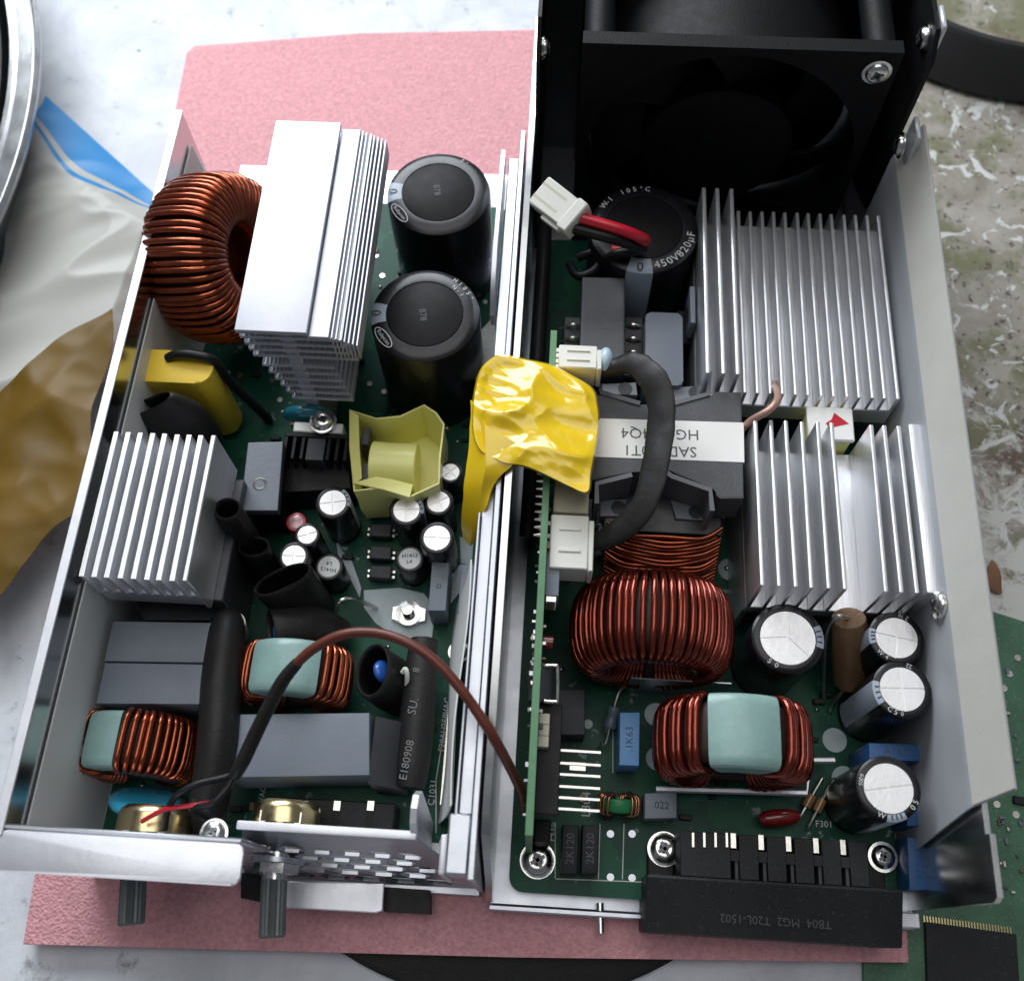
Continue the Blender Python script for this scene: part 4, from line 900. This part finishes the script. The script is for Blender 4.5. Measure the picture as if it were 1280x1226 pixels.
add('corner_ear', prism(bm_new(), [(19.5, 6), (26, 6), (29.5, 38), (28, 43), (25, 45), (22, 44), (19.5, 40)], -26.4, -24.8, lambda x, y, z: (z, x, y), bev=.3), ALUW, ch, smooth=0)
screw(LS, P(566, 1060, 5.1), 2.9, label='bright screw in the front right corner of the left board')
add('bottom_ledge', prism(bm_new(), pl([(340, 1100), (480, 1104), (478, 1138), (470, 1141), (348, 1134)], 8), 6.5, 8, bev=.3), ALUW, ch, smooth=0)
add('foot_block', prism(bm_new(), pl([(480, 1108), (537, 1112), (537, 1142), (480, 1139)], 4), -2, 4), BLACKP, ch, smooth=0); add('foot_block', prism(bm_new(), pl([(301, 1090), (330, 1094), (330, 1128), (301, 1122)], 4), -2, 4), BLACKP, ch, smooth=0)
# ---- board
mb = add('circuit_board', prism(bm_new(), rrect(-108.6, -18.2, 13, 218, 3), 3.4, 5), PCB, LS, 'green main circuit board of the left supply', smooth=0)
silk('F20AH250VAC', 556, 905, 2.2, 88, par=mb); silk('C1031', 541, 990, 2.4, 88, par=mb); silk('CAUTION', 574, 1000, 2.2, 88, par=mb); silk('250VAC', 327, 1000, 2, 90, par=mb); pass
silkline([(545, 1040), (545, 975), (562, 870), (566, 800)], par=mb); silkline([(128, 1035), (138, 990), (150, 935)], par=mb); silkline([(116, 1035), (126, 990), (136, 945)], par=mb)
add('tinned_trace', prism(bm_new(), pl([(562, 865), (572, 870), (566, 1005), (556, 1010), (550, 1005)], 5), 5, 5.12), TINNED, mb, smooth=0)
GL = lambda pts, h=.5: add('glue_patch', prism(bm_new(), pl(pts, 5), 5, 5 + h, bev=.15), GLUE, mb, smooth=60)
GL([(418, 665), (428, 690), (440, 700), (452, 735), (450, 748), (440, 728), (424, 700)]); GL([(455, 738), (500, 735), (530, 742), (545, 760), (540, 800), (500, 800), (470, 780), (455, 760)]); GL([(545, 740), (590, 690), (592, 720), (560, 760)], .8); GL([(575, 672), (592, 680), (590, 710), (576, 705)], 1.2)
for px, py in ((475, 760), (568, 845), (350, 500), (340, 475), (470, 320), (478, 345), (462, 480), (480, 490), (500, 470), (606, 365), (606, 378)): disc(mb, px, py, .8, name='solder_pad')
add('foam_pad', prism(bm_new(), pl([(585, 430), (618, 395), (622, 480), (600, 500)], 22), 6, 22), FOAMG, LS, 'grey paper insulator tucked beside the second big capacitor', smooth=0)
screw(LS, P(574, 815, 5.1), 2.3, label='bright screw beside the brown wire near the right wall')
# ---- copper toroid
toroid('toroid_choke', LS, 'copper toroid choke standing against the left wall beside the tall heat sink', (-95.6, 171, 35.5), (.94, -.11, .30), 21.8, 9.5, 19.5, .9, [64], [(-174, 174)], COPPER, ex=.72, jit=.8)
# ---- tall heat sink with horizontal fins
ALUT = mat('smudged_aluminium', (.60, .61, .67), .46, .5, .10, 28, .15, 400, dust=.22, aniso=(1, .5, 1))
ths = root('heat_sink', (-63, 163, 5), 'tall pale heat sink with a flat top plate and stacked horizontal fins', parent=LS)
add('web', B(-67.5, -64, 131, 195, 5.1, 62.4, .2), ALUT, ths)
add('top_plate', B(-77.3, -59.9, 130, 195.5, 62.4, 64, .25, 2), ALUT, ths)
def ripple(x0, x1, z0, z1, n=18, amp=.28):
    top = []; bot = []
    for i in range(n * 2 + 1):
        x = x0 + (x1 - x0) * i / (n * 2); a = amp if i % 2 else 0; top.append((x, z1 - a)); bot.append((x, z0 + a))
    return top + bot[::-1]
for k, (xa, xb, z_) in enumerate(((-76.9, -51.9, 59.6), (-76.5, -51.0, 56.8), (-76.1, -50.1, 54.0), (-75.7, -49.2, 51.2), (-74.5, -56, 46.5), (-73.6, -55.4, 43.2), (-72.8, -55, 39.9), (-72.0, -54.6, 36.6), (-71.2, -54.2, 33.3), (-70.4, -53.8, 30))):
    add('fin', prism(bm_new(), ripple(xa, xb, z_, z_ + 1.3), 130.4, 195, lambda x, y, z: (x, z, y)), ALUT, ths, smooth=0)
xr = -59.6
for k in range(7):
    x = -54.5 + k * .95; add('edge_rib', B(x, x + .5, 130.2, 195, 52.7 - .0, 61.8 - k * .5, .1), ALUT, ths)
add('step_plate', B(-59.8, -54.8, 130.1, 195.2, 60.95, 62.1, .2), ALUT, ths)
# ---- finned heat sink at the left wall
hs3 = root('heat_sink', (-95, 90, 5), 'aluminium heat sink with nine ridged upright fins against the left wall', parent=LS)
fa = None
def ridged(x0, x1, z0, z1, n=12, amp=.22):
    L_ = []; R_ = []
    for i in range(n * 2 + 1):
        z = z0 + (z1 - z0) * i / (n * 2); a = amp if i % 2 else 0; L_.append((x0 + a, z)); R_.append((x1 - a, z))
    return R_ + L_[::-1]
for k in range(9):
    x = -107.0 + k * 3.02
    if k == 0: fa = add('fin', prism(bm_new(), ridged(x, x + 1.15, 38, 50), 71, 108.3, lambda x, y, z: (x, z, y)), ALU, hs3, smooth=0)
    elif k < 8: rep(fa, (k * 3.02, 0, random.uniform(-.1, .15)))
add('end_fin', B(-83.0, -81.7, 71, 108.6, 30, 50.2, .25), ALU, hs3)
add('base', B(-107.2, -81.8, 71.4, 108.2, 31, 38.1, .2), ALU, hs3)
add('leg_plate', B(-82.5, -79.5, 73, 106, 5.1, 30, .3), DSTEEL, hs3)
add('under_block', prism(bm_new(), pl([(165, 742), (275, 746), (288, 775), (180, 775)], 20), 6, 20, bev=.3), GREYD, LS, 'dark block below the front of the ridged heat sink', smooth=0)
# ---- yellow box capacitor with black lead, black open sleeve
yc = root('film_capacitor', P(240, 470, 8), 'yellow rounded box capacitor between the copper toroid and the ridged heat sink', parent=LS)
a, b = P(172, 436, 38), P(262, 480, 38)
add('body', prism(bm_new(), rrect(a.x, b.x, b.y, a.y, 4.2, 7), 8, 38, bev=.6), YBOX, yc, smooth=50)
add('lead', sweep(bm_new(), spline([P(210, 448, 38), P(222, 443, 39.6), P(245, 444, 40), P(268, 452, 38), P(290, 480, 26), P(330, 518, 10), P(335, 525, 5)], 7), 1.35, 12), BLACKW, yc)
add('heat_shrink_sleeve', hollow(bm_new(), spline([P(228, 550, 18), P(222, 538, 26), P(212, 522, 32), P(188, 505, 38)], 6), [(11.5, 6.5), (11.5, 6), (10.5, 5), (8.2, 2.6)], 1.0, 26, up0=(1, 0, 0), depth=10), SHRINK, LS, 'wide black sleeve with a flattened open mouth behind the ridged heat sink', smooth=70)
# discs
def vdisc(label, px, py, z, r, m, ax, parent=LS, th=4.2):
    c_ = P(px, py, z); d = Vector(ax).normalized()
    add('varistor', lathe(bm_new(), c_ - d * th / 2, [(0, 0), (r * .7, .3), (r * .94, th * .22), (r, th * .5), (r * .94, th * .78), (r * .7, th - .3), (0, th)], 36, d), m, parent, label, smooth=80)
vdisc('light blue disc varistor behind the left control knob', 182, 1002, 18, 8.5, SKY, (.12, 1, .45))
vdisc('teal disc varistor below the tall heat sink', 388, 520, 20, 7.6, TEAL, (0, 1, .25))
vdisc('teal disc varistor between the copper toroid and the tall heat sink', 318, 262, 30, 6.5, TEAL, (0, 1, .2))
add('varistor', lathe(bm_new(), P(318, 272, 26), [(0, 0), (4, .3), (6, 1.2), (6.4, 2.2), (6, 3.2), (4, 4), (0, 4.2)], 30, (0, 1, .2)), TEAL, LS, 'second teal disc varistor just in front of the one by the copper toroid', smooth=80)
# ---- big black capacitors
def bigcap(label, px, py):
    o = ecap(LS, label, px, py, 43, 14.6, big=True, stripe=(168, 196)); c_ = P(px, py, 43)
    lg = root('logo', c_ + Vector((0, 0, .1)), parent=o); 
    a = math.radians(218); rd = Vector((math.cos(a), math.sin(a), 0)); tg = Vector((-rd.y, rd.x, 0)); q = c_ + rd * 12.9 + Vector((0, 0, .12))
    bm = bm_new(); n = 36; A = []; C_ = []
    for k in range(n):
        t = 2 * math.pi * k / n; A.append(bm.verts.new(q + tg * 3.7 * math.cos(t) + rd * 1.5 * math.sin(t))); C_.append(bm.verts.new(q + tg * 3.45 * math.cos(t) + rd * 1.25 * math.sin(t)))
    for k in range(n): bm.faces.new((A[k], A[(k + 1) % n], C_[(k + 1) % n], C_[k]))
    bpy.data.objects.remove(lg)
    add('logo_oval', bm, PRINTW, o, smooth=0); text('Rubycon', 1.55, q, tg, -rd, PRINTW, o)
    return o, c_
o, c_ = bigcap('large black capacitor nearest the pink foam, left supply', 548, 240); arctext(o, '-2', c_, 12.7, 43.2, 55, 7, 1.8)
text('878', 2.6, c_ + Vector((-.5, .5, .12)), (.2, -1, 0), (1, .2, 0), PRINTG, o)
o, c_ = bigcap('large black capacitor nearest the yellow tape, left supply', 531, 392); arctext(o, 'N-1', c_, 11.2, 43.15, 50, -8, 1.7); arctext(o, 'H105°', c_, 13.0, 43.15, 56, -8, 1.7)
text('878', 2.6, c_ + Vector((-.5, -.5, .12)), (.2, -1, 0), (1, .2, 0), PRINTG, o)
# ---- small cans
for lbl, px, py, zt_, r_, v, rt, sr in (('silver-topped capacitor left of the yellow transformer', 416, 628, 24, 4.7, 'cross', 10, None), ('silver-topped capacitor touching the front of the yellow transformer', 508, 637, 24, 4.6, 'cross', 5, None), ('silver-topped capacitor at the front right corner of the yellow transformer', 548, 627, 22, 4.0, 'cross', 30, None), ('silver-topped capacitor next to the tail of the yellow tape', 546, 672, 24, 4.6, 'cross', 0, None),
                          ('little silver-topped capacitor right of the yellow transformer', 563, 590, 20, 3.3, 'cross', 45, None), ('small silver-topped capacitor beside the red one', 384, 668, 22, 3.4, 'cross', 20, None), ('silver-topped capacitor half covered by a black sleeve', 367, 695, 22, 4.1, 'cross', 0, None)):
    ecap(LS, lbl, px, py, zt_, r_, vent=v, rot=rt, stripe=(-10, 60) if px in (508, 416) else None)
RTOP = mat('red_white_top', (.62, .30, .32), .3, .2, .6, 500); RSL = mat('red_sleeve', (.42, .015, .03), .25, 0, .2, 200, coat=.4)
ecap(LS, 'small red-sleeved capacitor beside the grey metal plate', 370, 652, 20, 2.7, vent='plain', sleeve=RSL, tmat=RTOP)
wt = mat('white_can_top', (.72, .74, .74), .5)
for px, py, flip, lbl in ((411, 708, -1, 'white-topped capacitor with upside-down lettering'), (512, 698, 1, 'white-topped capacitor with upright lettering H1412')):
    o = ecap(LS, lbl, px, py, 17, 3.9, vent='plain', tmat=wt); c_ = P(px, py, 17.1) + Vector((0, 0, .08))
    text('H1412', 1.55, c_ + Vector((0, .8 * flip, 0)), (flip, .1, 0), (0, flip, 0), PRINTK, o); text('L4', 1.55, c_ + Vector((0, -.9 * flip, 0)), (flip, .1, 0), (0, flip, 0), PRINTK, o)
# ---- yellow taped transformer
yt2 = root('transformer', P(495, 600, 5), 'small transformer wrapped in pale yellow tape with an open top', parent=LS)
zt_ = 28
top = [(438, 512), (470, 522), (500, 520), (528, 503), (556, 530), (553, 600), (512, 622), (442, 612)]
bot = [(452, 532), (560, 530), (585, 560), (562, 622), (545, 650), (452, 650)]
A = [P(a, b, zt_) for a, b in [(437, 512), (470, 521), (500, 518), (530, 504), (546, 517), (556, 532), (551, 575), (549, 603), (512, 620), (478, 612), (442, 614), (437, 560)]]
C_ = Vector((sum(p.x for p in A) / len(A), sum(p.y for p in A) / len(A), 0))
def shr(p, f, z): return Vector((C_.x + (p.x - C_.x) * f, C_.y + (p.y - C_.y) * f, z))
bm = bm_new(); RRg = [[shr(p, .95, 8) for p in A], [shr(p, 1.0, 16) for p in A], [shr(p, .985, 22) for p in A], [p + Vector((0, 0, random.uniform(-1.0, 1.0))) for p in A]]
tops = RRg[-1]; RRg += [[p + (C_ - Vector((p.x, p.y, 0))).normalized() * .5 for p in tops], [shr(p, .90, 22) for p in A], [shr(p, .86, 12) for p in A]]
rings(bm, RRg, True, True); add('tape_wrap', bm, YPALE, yt2, smooth=30)
p0, p1 = P(462, 573, 25), P(520, 570, 25)
add('winding', lathe(bm_new(), Vector((p0.x, p0.y, 20)), [(0, 0), (6.6, 0), (6.9, .3), (6.7, (p1 - p0).length * .5), (6.9, (p1 - p0).length - .3), (6.6, (p1 - p0).length), (0, (p1 - p0).length)], 36, (1, 0, 0)), YPALE, yt2)
add('flap', sheet(bm_new(), [[P(442, 604, 28.6), P(470, 596, 26.8)], [P(480, 612, 29.2), P(492, 600, 27)], [P(512, 622, 28.8), P(516, 606, 27)]], .3), YPALE, yt2, smooth=0)
add('flap', sheet(bm_new(), [[P(437, 512, 28.5), P(448, 520, 27)], [P(437, 560, 28.6), P(449, 560, 26.6)], [P(442, 606, 28.2), P(452, 598, 26.6)]], .3), YPALE, yt2, smooth=0)
for py in (545, 590): q_ = P(457, py, 24); add('core_end', B(q_.x - 1, q_.x + 1, q_.y - 2.6, q_.y + 2.6, 10, 24, .2), FERR, yt2)
# ---- screw-mounted transistor on a black slotted heat sink, grey plate
bh = root('heat_sink', P(400, 560, 5), 'small black slotted heat sink with a screw-mounted transistor', parent=LS)
a, b = P(357, 540, 24), P(433, 572, 24)
add('plate', B(a.x, b.x, a.y - 1.2, a.y + .2, 5, 24, .2), BLACKP, bh)
nf = 8
for k in range(nf):
    x = a.x + (b.x - a.x - 1.0) * k / (nf - 1)
    if k in (3, 4): continue
    add('fin', B(x, x + 1.0, b.y - 1.0, a.y - 1.25, 5, 24, .15), BLACKP, bh)
xm0 = a.x + (b.x - a.x) * .36; xm1 = a.x + (b.x - a.x) * .64; add('centre_block', B(xm0, xm1, b.y - 1.0, a.y - 1.25, 5, 23.6, .15), GREYD, bh)
add('white_insulator', B(a.x + 2, b.x - 2, a.y + .25, a.y + 3.2, 18, 24.4, .3), LABEL, bh); add('black_body', prism(bm_new(), pl([(355, 575), (434, 572), (438, 610), (354, 615)], 18), 6, 18), BLACKP, bh, smooth=0)
screw(bh, P(404, 528, 25), 2.9, (0, .25, 1), 'bright screw with washers on the slotted black heat sink')
gp = add('metal_plate', prism(bm_new(), pl([(310, 553), (354, 552), (347, 638), (300, 638)], 27), 24, 27, bev=.2), mat('grey_anodised', (.13, .145, .17), .42, .4, .1, 90, .1, 900), LS, 'flat grey metal plate with a round hole, right of the ridged heat sink', smooth=0)
hq = P(325, 605, 27); add('hole', lathe(bm_new(), hq, [(0, -.05), (1.1, -.02), (1.3, .05), (1.75, .08), (1.9, .02), (1.9, -.4), (0, -.4)], 24), mat('brass_hole', (.10, .11, .10), .3, .7), gp)
add('support', prism(bm_new(), pl([(312, 560), (352, 558), (346, 634), (304, 634)], 24), 5, 23.9), BLACKP, gp, smooth=0)
# ---- black sleeves
def sl(label, pts, rad, wall=.7, up0=None): add('heat_shrink_sleeve', hollow(bm_new(), spline(pts, 6), rad, wall, 24, up0=up0, depth=12), SHRINK, LS, label, smooth=70)
sl('black tube sleeve leaning beside the ridged heat sink', [P(284, 636, 41) + Vector((1.2, -2, -35)), P(284, 636, 41) + Vector((.3, -.6, -14)), P(284, 636, 41)], [(3.4, 3.4), (3.4, 3.3), (3.5, 3.1)], up0=(1, 0, 0))
sl('shorter black tube sleeve in front of the leaning one', [P(317, 683, 27) + Vector((.8, -1, -21)), P(317, 683, 27) + Vector((.3, -.6, -9)), P(317, 683, 27)], [(3.8, 3.4), (3.9, 3.2), (4.3, 2.9)], up0=(1, 0, 0))
sl('wide black sleeve with a kidney-shaped open mouth', [P(353, 724, 27) + Vector((3, -2, -20)), P(353, 724, 27) + Vector((1.5, -1, -10)), P(353, 724, 27)], [(7.4, 6.0), (7.6, 5.2), (8.0, 3.3)], .9, up0=(1, .5, 0))
o = sl('black sleeve around a blue part, behind the taped choke', [P(420, 800, 8), P(385, 785, 15), P(340, 788, 20)], [(6, 6), (6.4, 5.6), (5.6, 3.4)], .9, up0=(0, 1, 0))
sl('black sleeve around a blue part, right of the taped choke', [P(466, 838, 24) + Vector((6, -1, -17)), P(466, 838, 24) + Vector((3, -.6, -9)), P(466, 838, 24)], [(6.6, 6.0), (7.2, 5.6), (7.0, 4.6)], .9, up0=(0, 1, 0))
for px, py, z_, ax in ((342, 793, 18, (1, .2, 0)), (474, 842, 20, (1, .3, .8))):
    c_ = P(px, py, z_); add('varistor', lathe(bm_new(), c_, [(0, 0), (2.2, .3), (3.0, 1.0), (3.0, 1.8), (2.2, 2.5), (0, 2.8)], 24, ax), mat('royal_blue', (.02, .10, .42), .35, 0, .1, 200, coat=.4), LS, 'blue disc sitting inside a black sleeve %s' % ('behind the taped choke' if px < 400 else 'right of the taped choke'), smooth=80)
# fuse sleeve with print, long sleeve
fs = root('fuse_sleeve', (-31, 48, 10), 'long black sleeve printed E180908 near the right wall', parent=LS)
q0, q1 = P(512, 985, 17), P(530, 800, 17)
add('tube', sweep(bm_new(), spline([q0, (q0 * .6 + q1 * .4) + Vector((.2, 0, .3)), q1], 8), [3.6, 4.4, 4.5, 4.3, 3.6], 22), SHRINK, fs, smooth=70)
text('E180908', 2.7, P(509, 950, 21.3) + Vector((0, 0, .6)), (.1, 1, 0), (-1, .1, .25), mat('dim_print', (.18, .18, .18), .6), fs); text('SU.', 3.0, P(517, 883, 21.3) + Vector((0, 0, .6)), (.1, 1, 0), (-1, .1, .25), MATS['dim_print'], fs); text('8', 2.4, P(521, 838, 21.3) + Vector((0, 0, .6)), (.1, 1, 0), (-1, .1, .25), MATS['dim_print'], fs)
add('clip', sweep(bm_new(), spline([P(503, 840, 22), P(507, 836, 23), P(509, 845, 22), P(508, 862, 18)], 5), .6, 8), WHITEP, fs)
add('long_sleeve', sweep(bm_new(), spline([P(258, 1030, 18), P(262, 1000, 24), P(272, 930, 27), P(277, 850, 27), P(283, 790, 26), P(285, 778, 24)], 7), [4.0, 4.6, 4.9, 4.9, 4.6, 4.0], 20), SHRINK, LS, 'thick matt black sleeve running along the two grey box capacitors', smooth=70)
add('white_post', cyl(bm_new(), P(293, 778, 26), P(298, 792, 12), 2.7, seg=22), WHITEP, LS, 'white nylon post at the end of the thick black sleeve')
# ---- grey boxes
boxcap(LS, 'grey box capacitor nearest the ridged heat sink', [(141, 776), (267, 778), (257, 828), (130, 826)], 29, 6, GREYB, bev=.35)
boxcap(LS, 'grey box capacitor nearest the small left choke', [(131, 828), (256, 830), (250, 880), (120, 879)], 29, 6, GREYB, bev=.35)
gb = root('film_capacitor', P(390, 960, 6), 'largest grey box capacitor with a slanted right end, behind the front panel', parent=LS)
t4 = pl([(291, 892), (462, 890), (462, 969), (283, 972)], 27)
bm = bm_new(); prism(bm, t4, 9, 27, bev=.8); add('case', bm, GREYB, gb, smooth=40)
x1_ = max(p[0] for p in t4); y0_ = min(p[1] for p in t4); y1_ = max(p[1] for p in t4)
bm = bm_new(); prism(bm, [(x1_ - .3, 9), (x1_ + 7, 9), (x1_ + 7, 15), (x1_ + 5, 21), (x1_ - .3, 26)], y0_ + .6, y1_ - .6, lambda x, y, z: (x, z, y), bev=.3); add('slanted_end', bm, GREYD, gb, smooth=30)
boxcap(LS, 'slim grey box capacitor beside the silver nut', [(540, 702), (562, 703), (557, 763), (535, 763)], 18, 5.1, GREYB, '22', 0, 1.6)
boxcap(LS, 'slim grey box capacitor partly behind the right wall film', [(577, 705), (596, 706), (592, 765), (572, 765)], 18, 5.1, GREYB, '1', 0, 1.4)
# black chips (opto-couplers)
for k, py in enumerate((662, 690, 714)):
    lbl = 'black four-legged chip, %s of the row of three beside the glue' % ('rearmost', 'middle', 'front')[k]
    a, b = P(463, py - 8, 9), P(488, py + 9, 9); o = add('chip', B(a.x, b.x, b.y, a.y, 5.6, 9, .25), GREYD, LS, lbl)
    for sx in (a.x - .8, b.x + .1):
        for yy in (b.y + .7, a.y - 1.4): add('pin', B(sx, sx + .7, yy, yy + .7, 5.1, 7.2), TINNED, o)
# nut on a stud
st = root('stud_nut', P(512, 765, 5), 'bright nut with a washer on a threaded stud', parent=LS)
c_ = P(512, 770, 5); add('square_washer', prism(bm_new(), [(c_.x + a, c_.y + b) for a, b in ((-4.6, -1.7), (-2.4, -2), (-1, -3.3), (1, -3.3), (2.4, -2), (4.6, -1.7), (4.6, 1.7), (2.4, 2), (1, 3.3), (-1, 3.3), (-2.4, 2), (-4.6, 1.7))], 6, 7.2, bev=.2), CHROME, st, smooth=0)
add('ring', lathe(bm_new(), (c_.x, c_.y, 0), [(2.2, 7.2), (3.4, 7.2), (3.4, 8), (2.2, 8.2), (2.2, 7.2)], 28), CHROME, st)
bm = bm_new(); prof = [(0, 5.2)] + [(1.55 if i % 2 else 1.25, 5.2 + i * .3) for i in range(22)] + [(0, 11.8)]; lathe(bm, (c_.x, c_.y, 0), prof, 18); add('threaded_stud', bm, CHROME, st)
# bent component lead
add('bent_lead', sweep(bm_new(), spline([P(423, 778, 10), P(421, 765, 14), P(425, 752, 17), P(440, 748, 16), P(462, 756, 9), P(472, 760, 5)], 6), .55, 8), TINNED, LS, 'thin bent wire lead in front of the white-topped capacitor')
# ---- taped chokes
toroid('toroid_choke', LS, 'copper choke with a wide pale green tape block, behind the largest grey capacitor', P(370, 845, 20) - Vector((0, 0, .5)), (0, 1, 0), 12.4, 6.5, 11.5, .75, [11, 11], [(-145, -44), (40, 145)], COPPER, [(-42, 36, .9)], jit=.7)
toroid('toroid_choke', LS, 'copper choke with pale green tape, nearest the left control knob', P(172, 935, 18), (0, 1, 0), 13.2, 7, 12, .75, [14, 19], [(-150, -40), (3, 150)], COPPER, [(-38, 0, .7)], jit=.7)
# ---- input terminal block behind the panel
it = root('terminal_block', P(430, 1020, 5), 'black slotted terminal block behind the perforated panel', parent=LS)
a, b = P(350, 995, 16), P(490, 1046, 16); add('body', B(a.x, b.x, b.y, a.y, 5.1, 15.5, .3), BLOCKP, it)
for px in (380, 421, 463):
    q_ = P(px, 1010, 16); add('contact', B(q_.x - .9, q_.x + .9, q_.y - .6, q_.y + 1.8, 15.4, 16.2, .1), TINNED, it); add('slot', B(q_.x - 1, q_.x + 1, q_.y - 4.8, q_.y - .8, 15.45, 15.6), BLACKP, it)
# ---- control knobs (potentiometers) on the front panel
def pot(label, px, py, z, r, can_h, sx, sy0, sy1, sz):
    c_ = P(px, py, z); o = root('potentiometer', (c_.x, c_.y, z - r), label, parent=LS)
    y_ = c_.y
    add('can', lathe(bm_new(), (c_.x, y_, z - r * .55), [(0, can_h), (r * .84, can_h), (r * .97, can_h - .9), (r, can_h - 2), (r, 0), (0, 0)], 40, (0, 1, 0)), GOLD, o)
    add('terminal_strip', B(c_.x - r * .95, c_.x + r * .95, y_ - 1.6, y_ - .05, z - r * 1.2, z + r * .2, .15), mat('paxolin', (.16, .08, .04), .5), o)
    for k in (-1, 0, 1): add('terminal', B(c_.x + k * 4 - .8, c_.x + k * 4 + .8, y_ - 1.9, y_ + 2.4, z + r * .2, z + r * .2 + .5, .1), TINNED, o)
    q0, q1 = P(sx, sy0, sz), P(sx - 3, sy1, sz); d = (q1 - q0).normalized(); u_, v_ = basis(d); Ls = (q1 - q0).length
    bs = Vector((q0.x, y_ - 1.6, q0.z)); add('bushing', cyl(bm_new(), bs, q0 + d * .2, 2.9, seg=24), CHROME, o)
    rs2 = []
    for h_, k_ in ((-.3, .8), (.0, 1), (Ls - .4, 1), (Ls, .86)):
        rs2.append([q0 + d * h_ + (u_ * math.cos(2 * math.pi * i / 36) + v_ * math.sin(2 * math.pi * i / 36)) * 2.95 * k_ * (1 if i % 2 else .90) for i in range(36)])
    bm = bm_new(); rings(bm, rs2); add('ribbed_shaft', bm, SHAFT, o, smooth=0); return o, q0, d
pot('gold-bodied control knob behind the pale front lip, its ribbed shaft pointing down', 183, 1040, 27, 8.6, 6, 167, 1098, 1156, 22)
o, q0, d = pot('gold-bodied control knob on the perforated panel with a nut on its ribbed shaft', 352, 1028, 30, 7.6, 5, 343, 1098, 1172, 22)
q_ = P(345, 1086, 24)
bm = bm_new(); cyl(bm, q_ + Vector((0, 1.2, 0)), q_ + Vector((0, -.9, 0)), 5.2, seg=6); add('hex_nut', bm, CHROME, o, smooth=20)
add('washer', cyl(bm_new(), q_ + Vector((0, 2.4, 0)), q_ + Vector((0, 1.3, 0)), 5.8, seg=28), STEELR, o)
screw(LS, P(268, 1042, 40), 2.4, (0, .3, 1), 'small screw between the two control knobs')
# ================================================================== brown cable across both supplies
cb = root('control_cable', P(450, 790, 40), 'brown wire arching from the upright board across to the left control knob', 'cable')
pth = [P(655, 1010, 30), P(650, 985, 40), P(622, 930, 54), P(590, 880, 58), P(560, 842, 60), P(530, 815, 61), P(495, 797, 61), P(460, 790, 60), P(425, 794, 59), P(390, 812, 57), P(362, 838, 54)]
add('brown_wire', sweep(bm_new(), spline(pth, 8), 1.12, 14), BROWNW, cb, smooth=80)
add('black_sleeve', sweep(bm_new(), spline([P(372, 828, 55), P(354, 850, 53), P(335, 885, 50), P(318, 920, 47), P(304, 950, 45), P(293, 970, 43)], 6), [1.25, 1.5, 1.55, 1.6, 1.6, 1.4], 14), SHRINK, cb, smooth=80)
e_ = P(294, 966, 43)
add('black_lead', sweep(bm_new(), spline([e_, P(278, 972, 43), P(245, 980, 44), P(220, 995, 43), P(209, 1015, 38), P(206, 1035, 32)], 6), .75, 10), BLACKW, cb, smooth=80)
add('black_lead', sweep(bm_new(), spline([e_, P(284, 985, 43), P(265, 1004, 43), P(240, 1010, 41), P(262, 1022, 36), P(285, 1035, 32)], 6), .75, 10), BLACKW, cb, smooth=80)
add('red_lead', sweep(bm_new(), spline([P(262, 1003, 42), P(235, 1007, 42), P(205, 1012, 40), P(178, 1026, 34)], 6), .55, 10), REDW, cb, smooth=80)
# small surface parts and solder joints scattered over the free areas of both boards
random.seed(23)
boards = [(o, ORG[o.name]) for o in bpy.data.objects if o.name.startswith('circuit_board')]
protos = {}
for o, org in boards:
    left = org.x < 0; x0, x1 = (-106, -24) if left else (2, 86)
    for k in range(90):
        x = random.uniform(x0, x1); y = random.uniform(16, 200); t = k % 5
        key = (o.name, t)
        if key not in protos:
            if t == 0: b_ = B(x - 1, x + 1, y - .6, y + .6, 5.05, 5.7, .1); m_ = BLACKP; nm = 'surface_resistor'
            elif t == 1: b_ = B(x - .6, x + .6, y - 1, y + 1, 5.05, 6.0, .1); m_ = BRONZE; nm = 'surface_capacitor'
            elif t == 2: b_ = lathe(bm_new(), (x, y, 5.02), [(0, 0), (.95, 0), (.8, .35), (.35, .75), (0, .85)], 12); m_ = TINNED; nm = 'solder_joint'
            elif t == 3: b_ = B(x - 1.5, x + 1.5, y - .7, y + .7, 5.05, 6.6, .15); m_ = BLOCKP; nm = 'surface_diode'
            else: b_ = lathe(bm_new(), (x, y, 5.02), [(0, 0), (.7, 0), (.6, .3), (.2, .6), (0, .65)], 10); m_ = TINNED; nm = 'solder_joint'
            protos[key] = (add(nm, b_, m_, o), x, y)
        else:
            q_, px_, py_ = protos[key]; rep(q_, (x - px_, y - py_, 0))
bpy.context.view_layer.update()
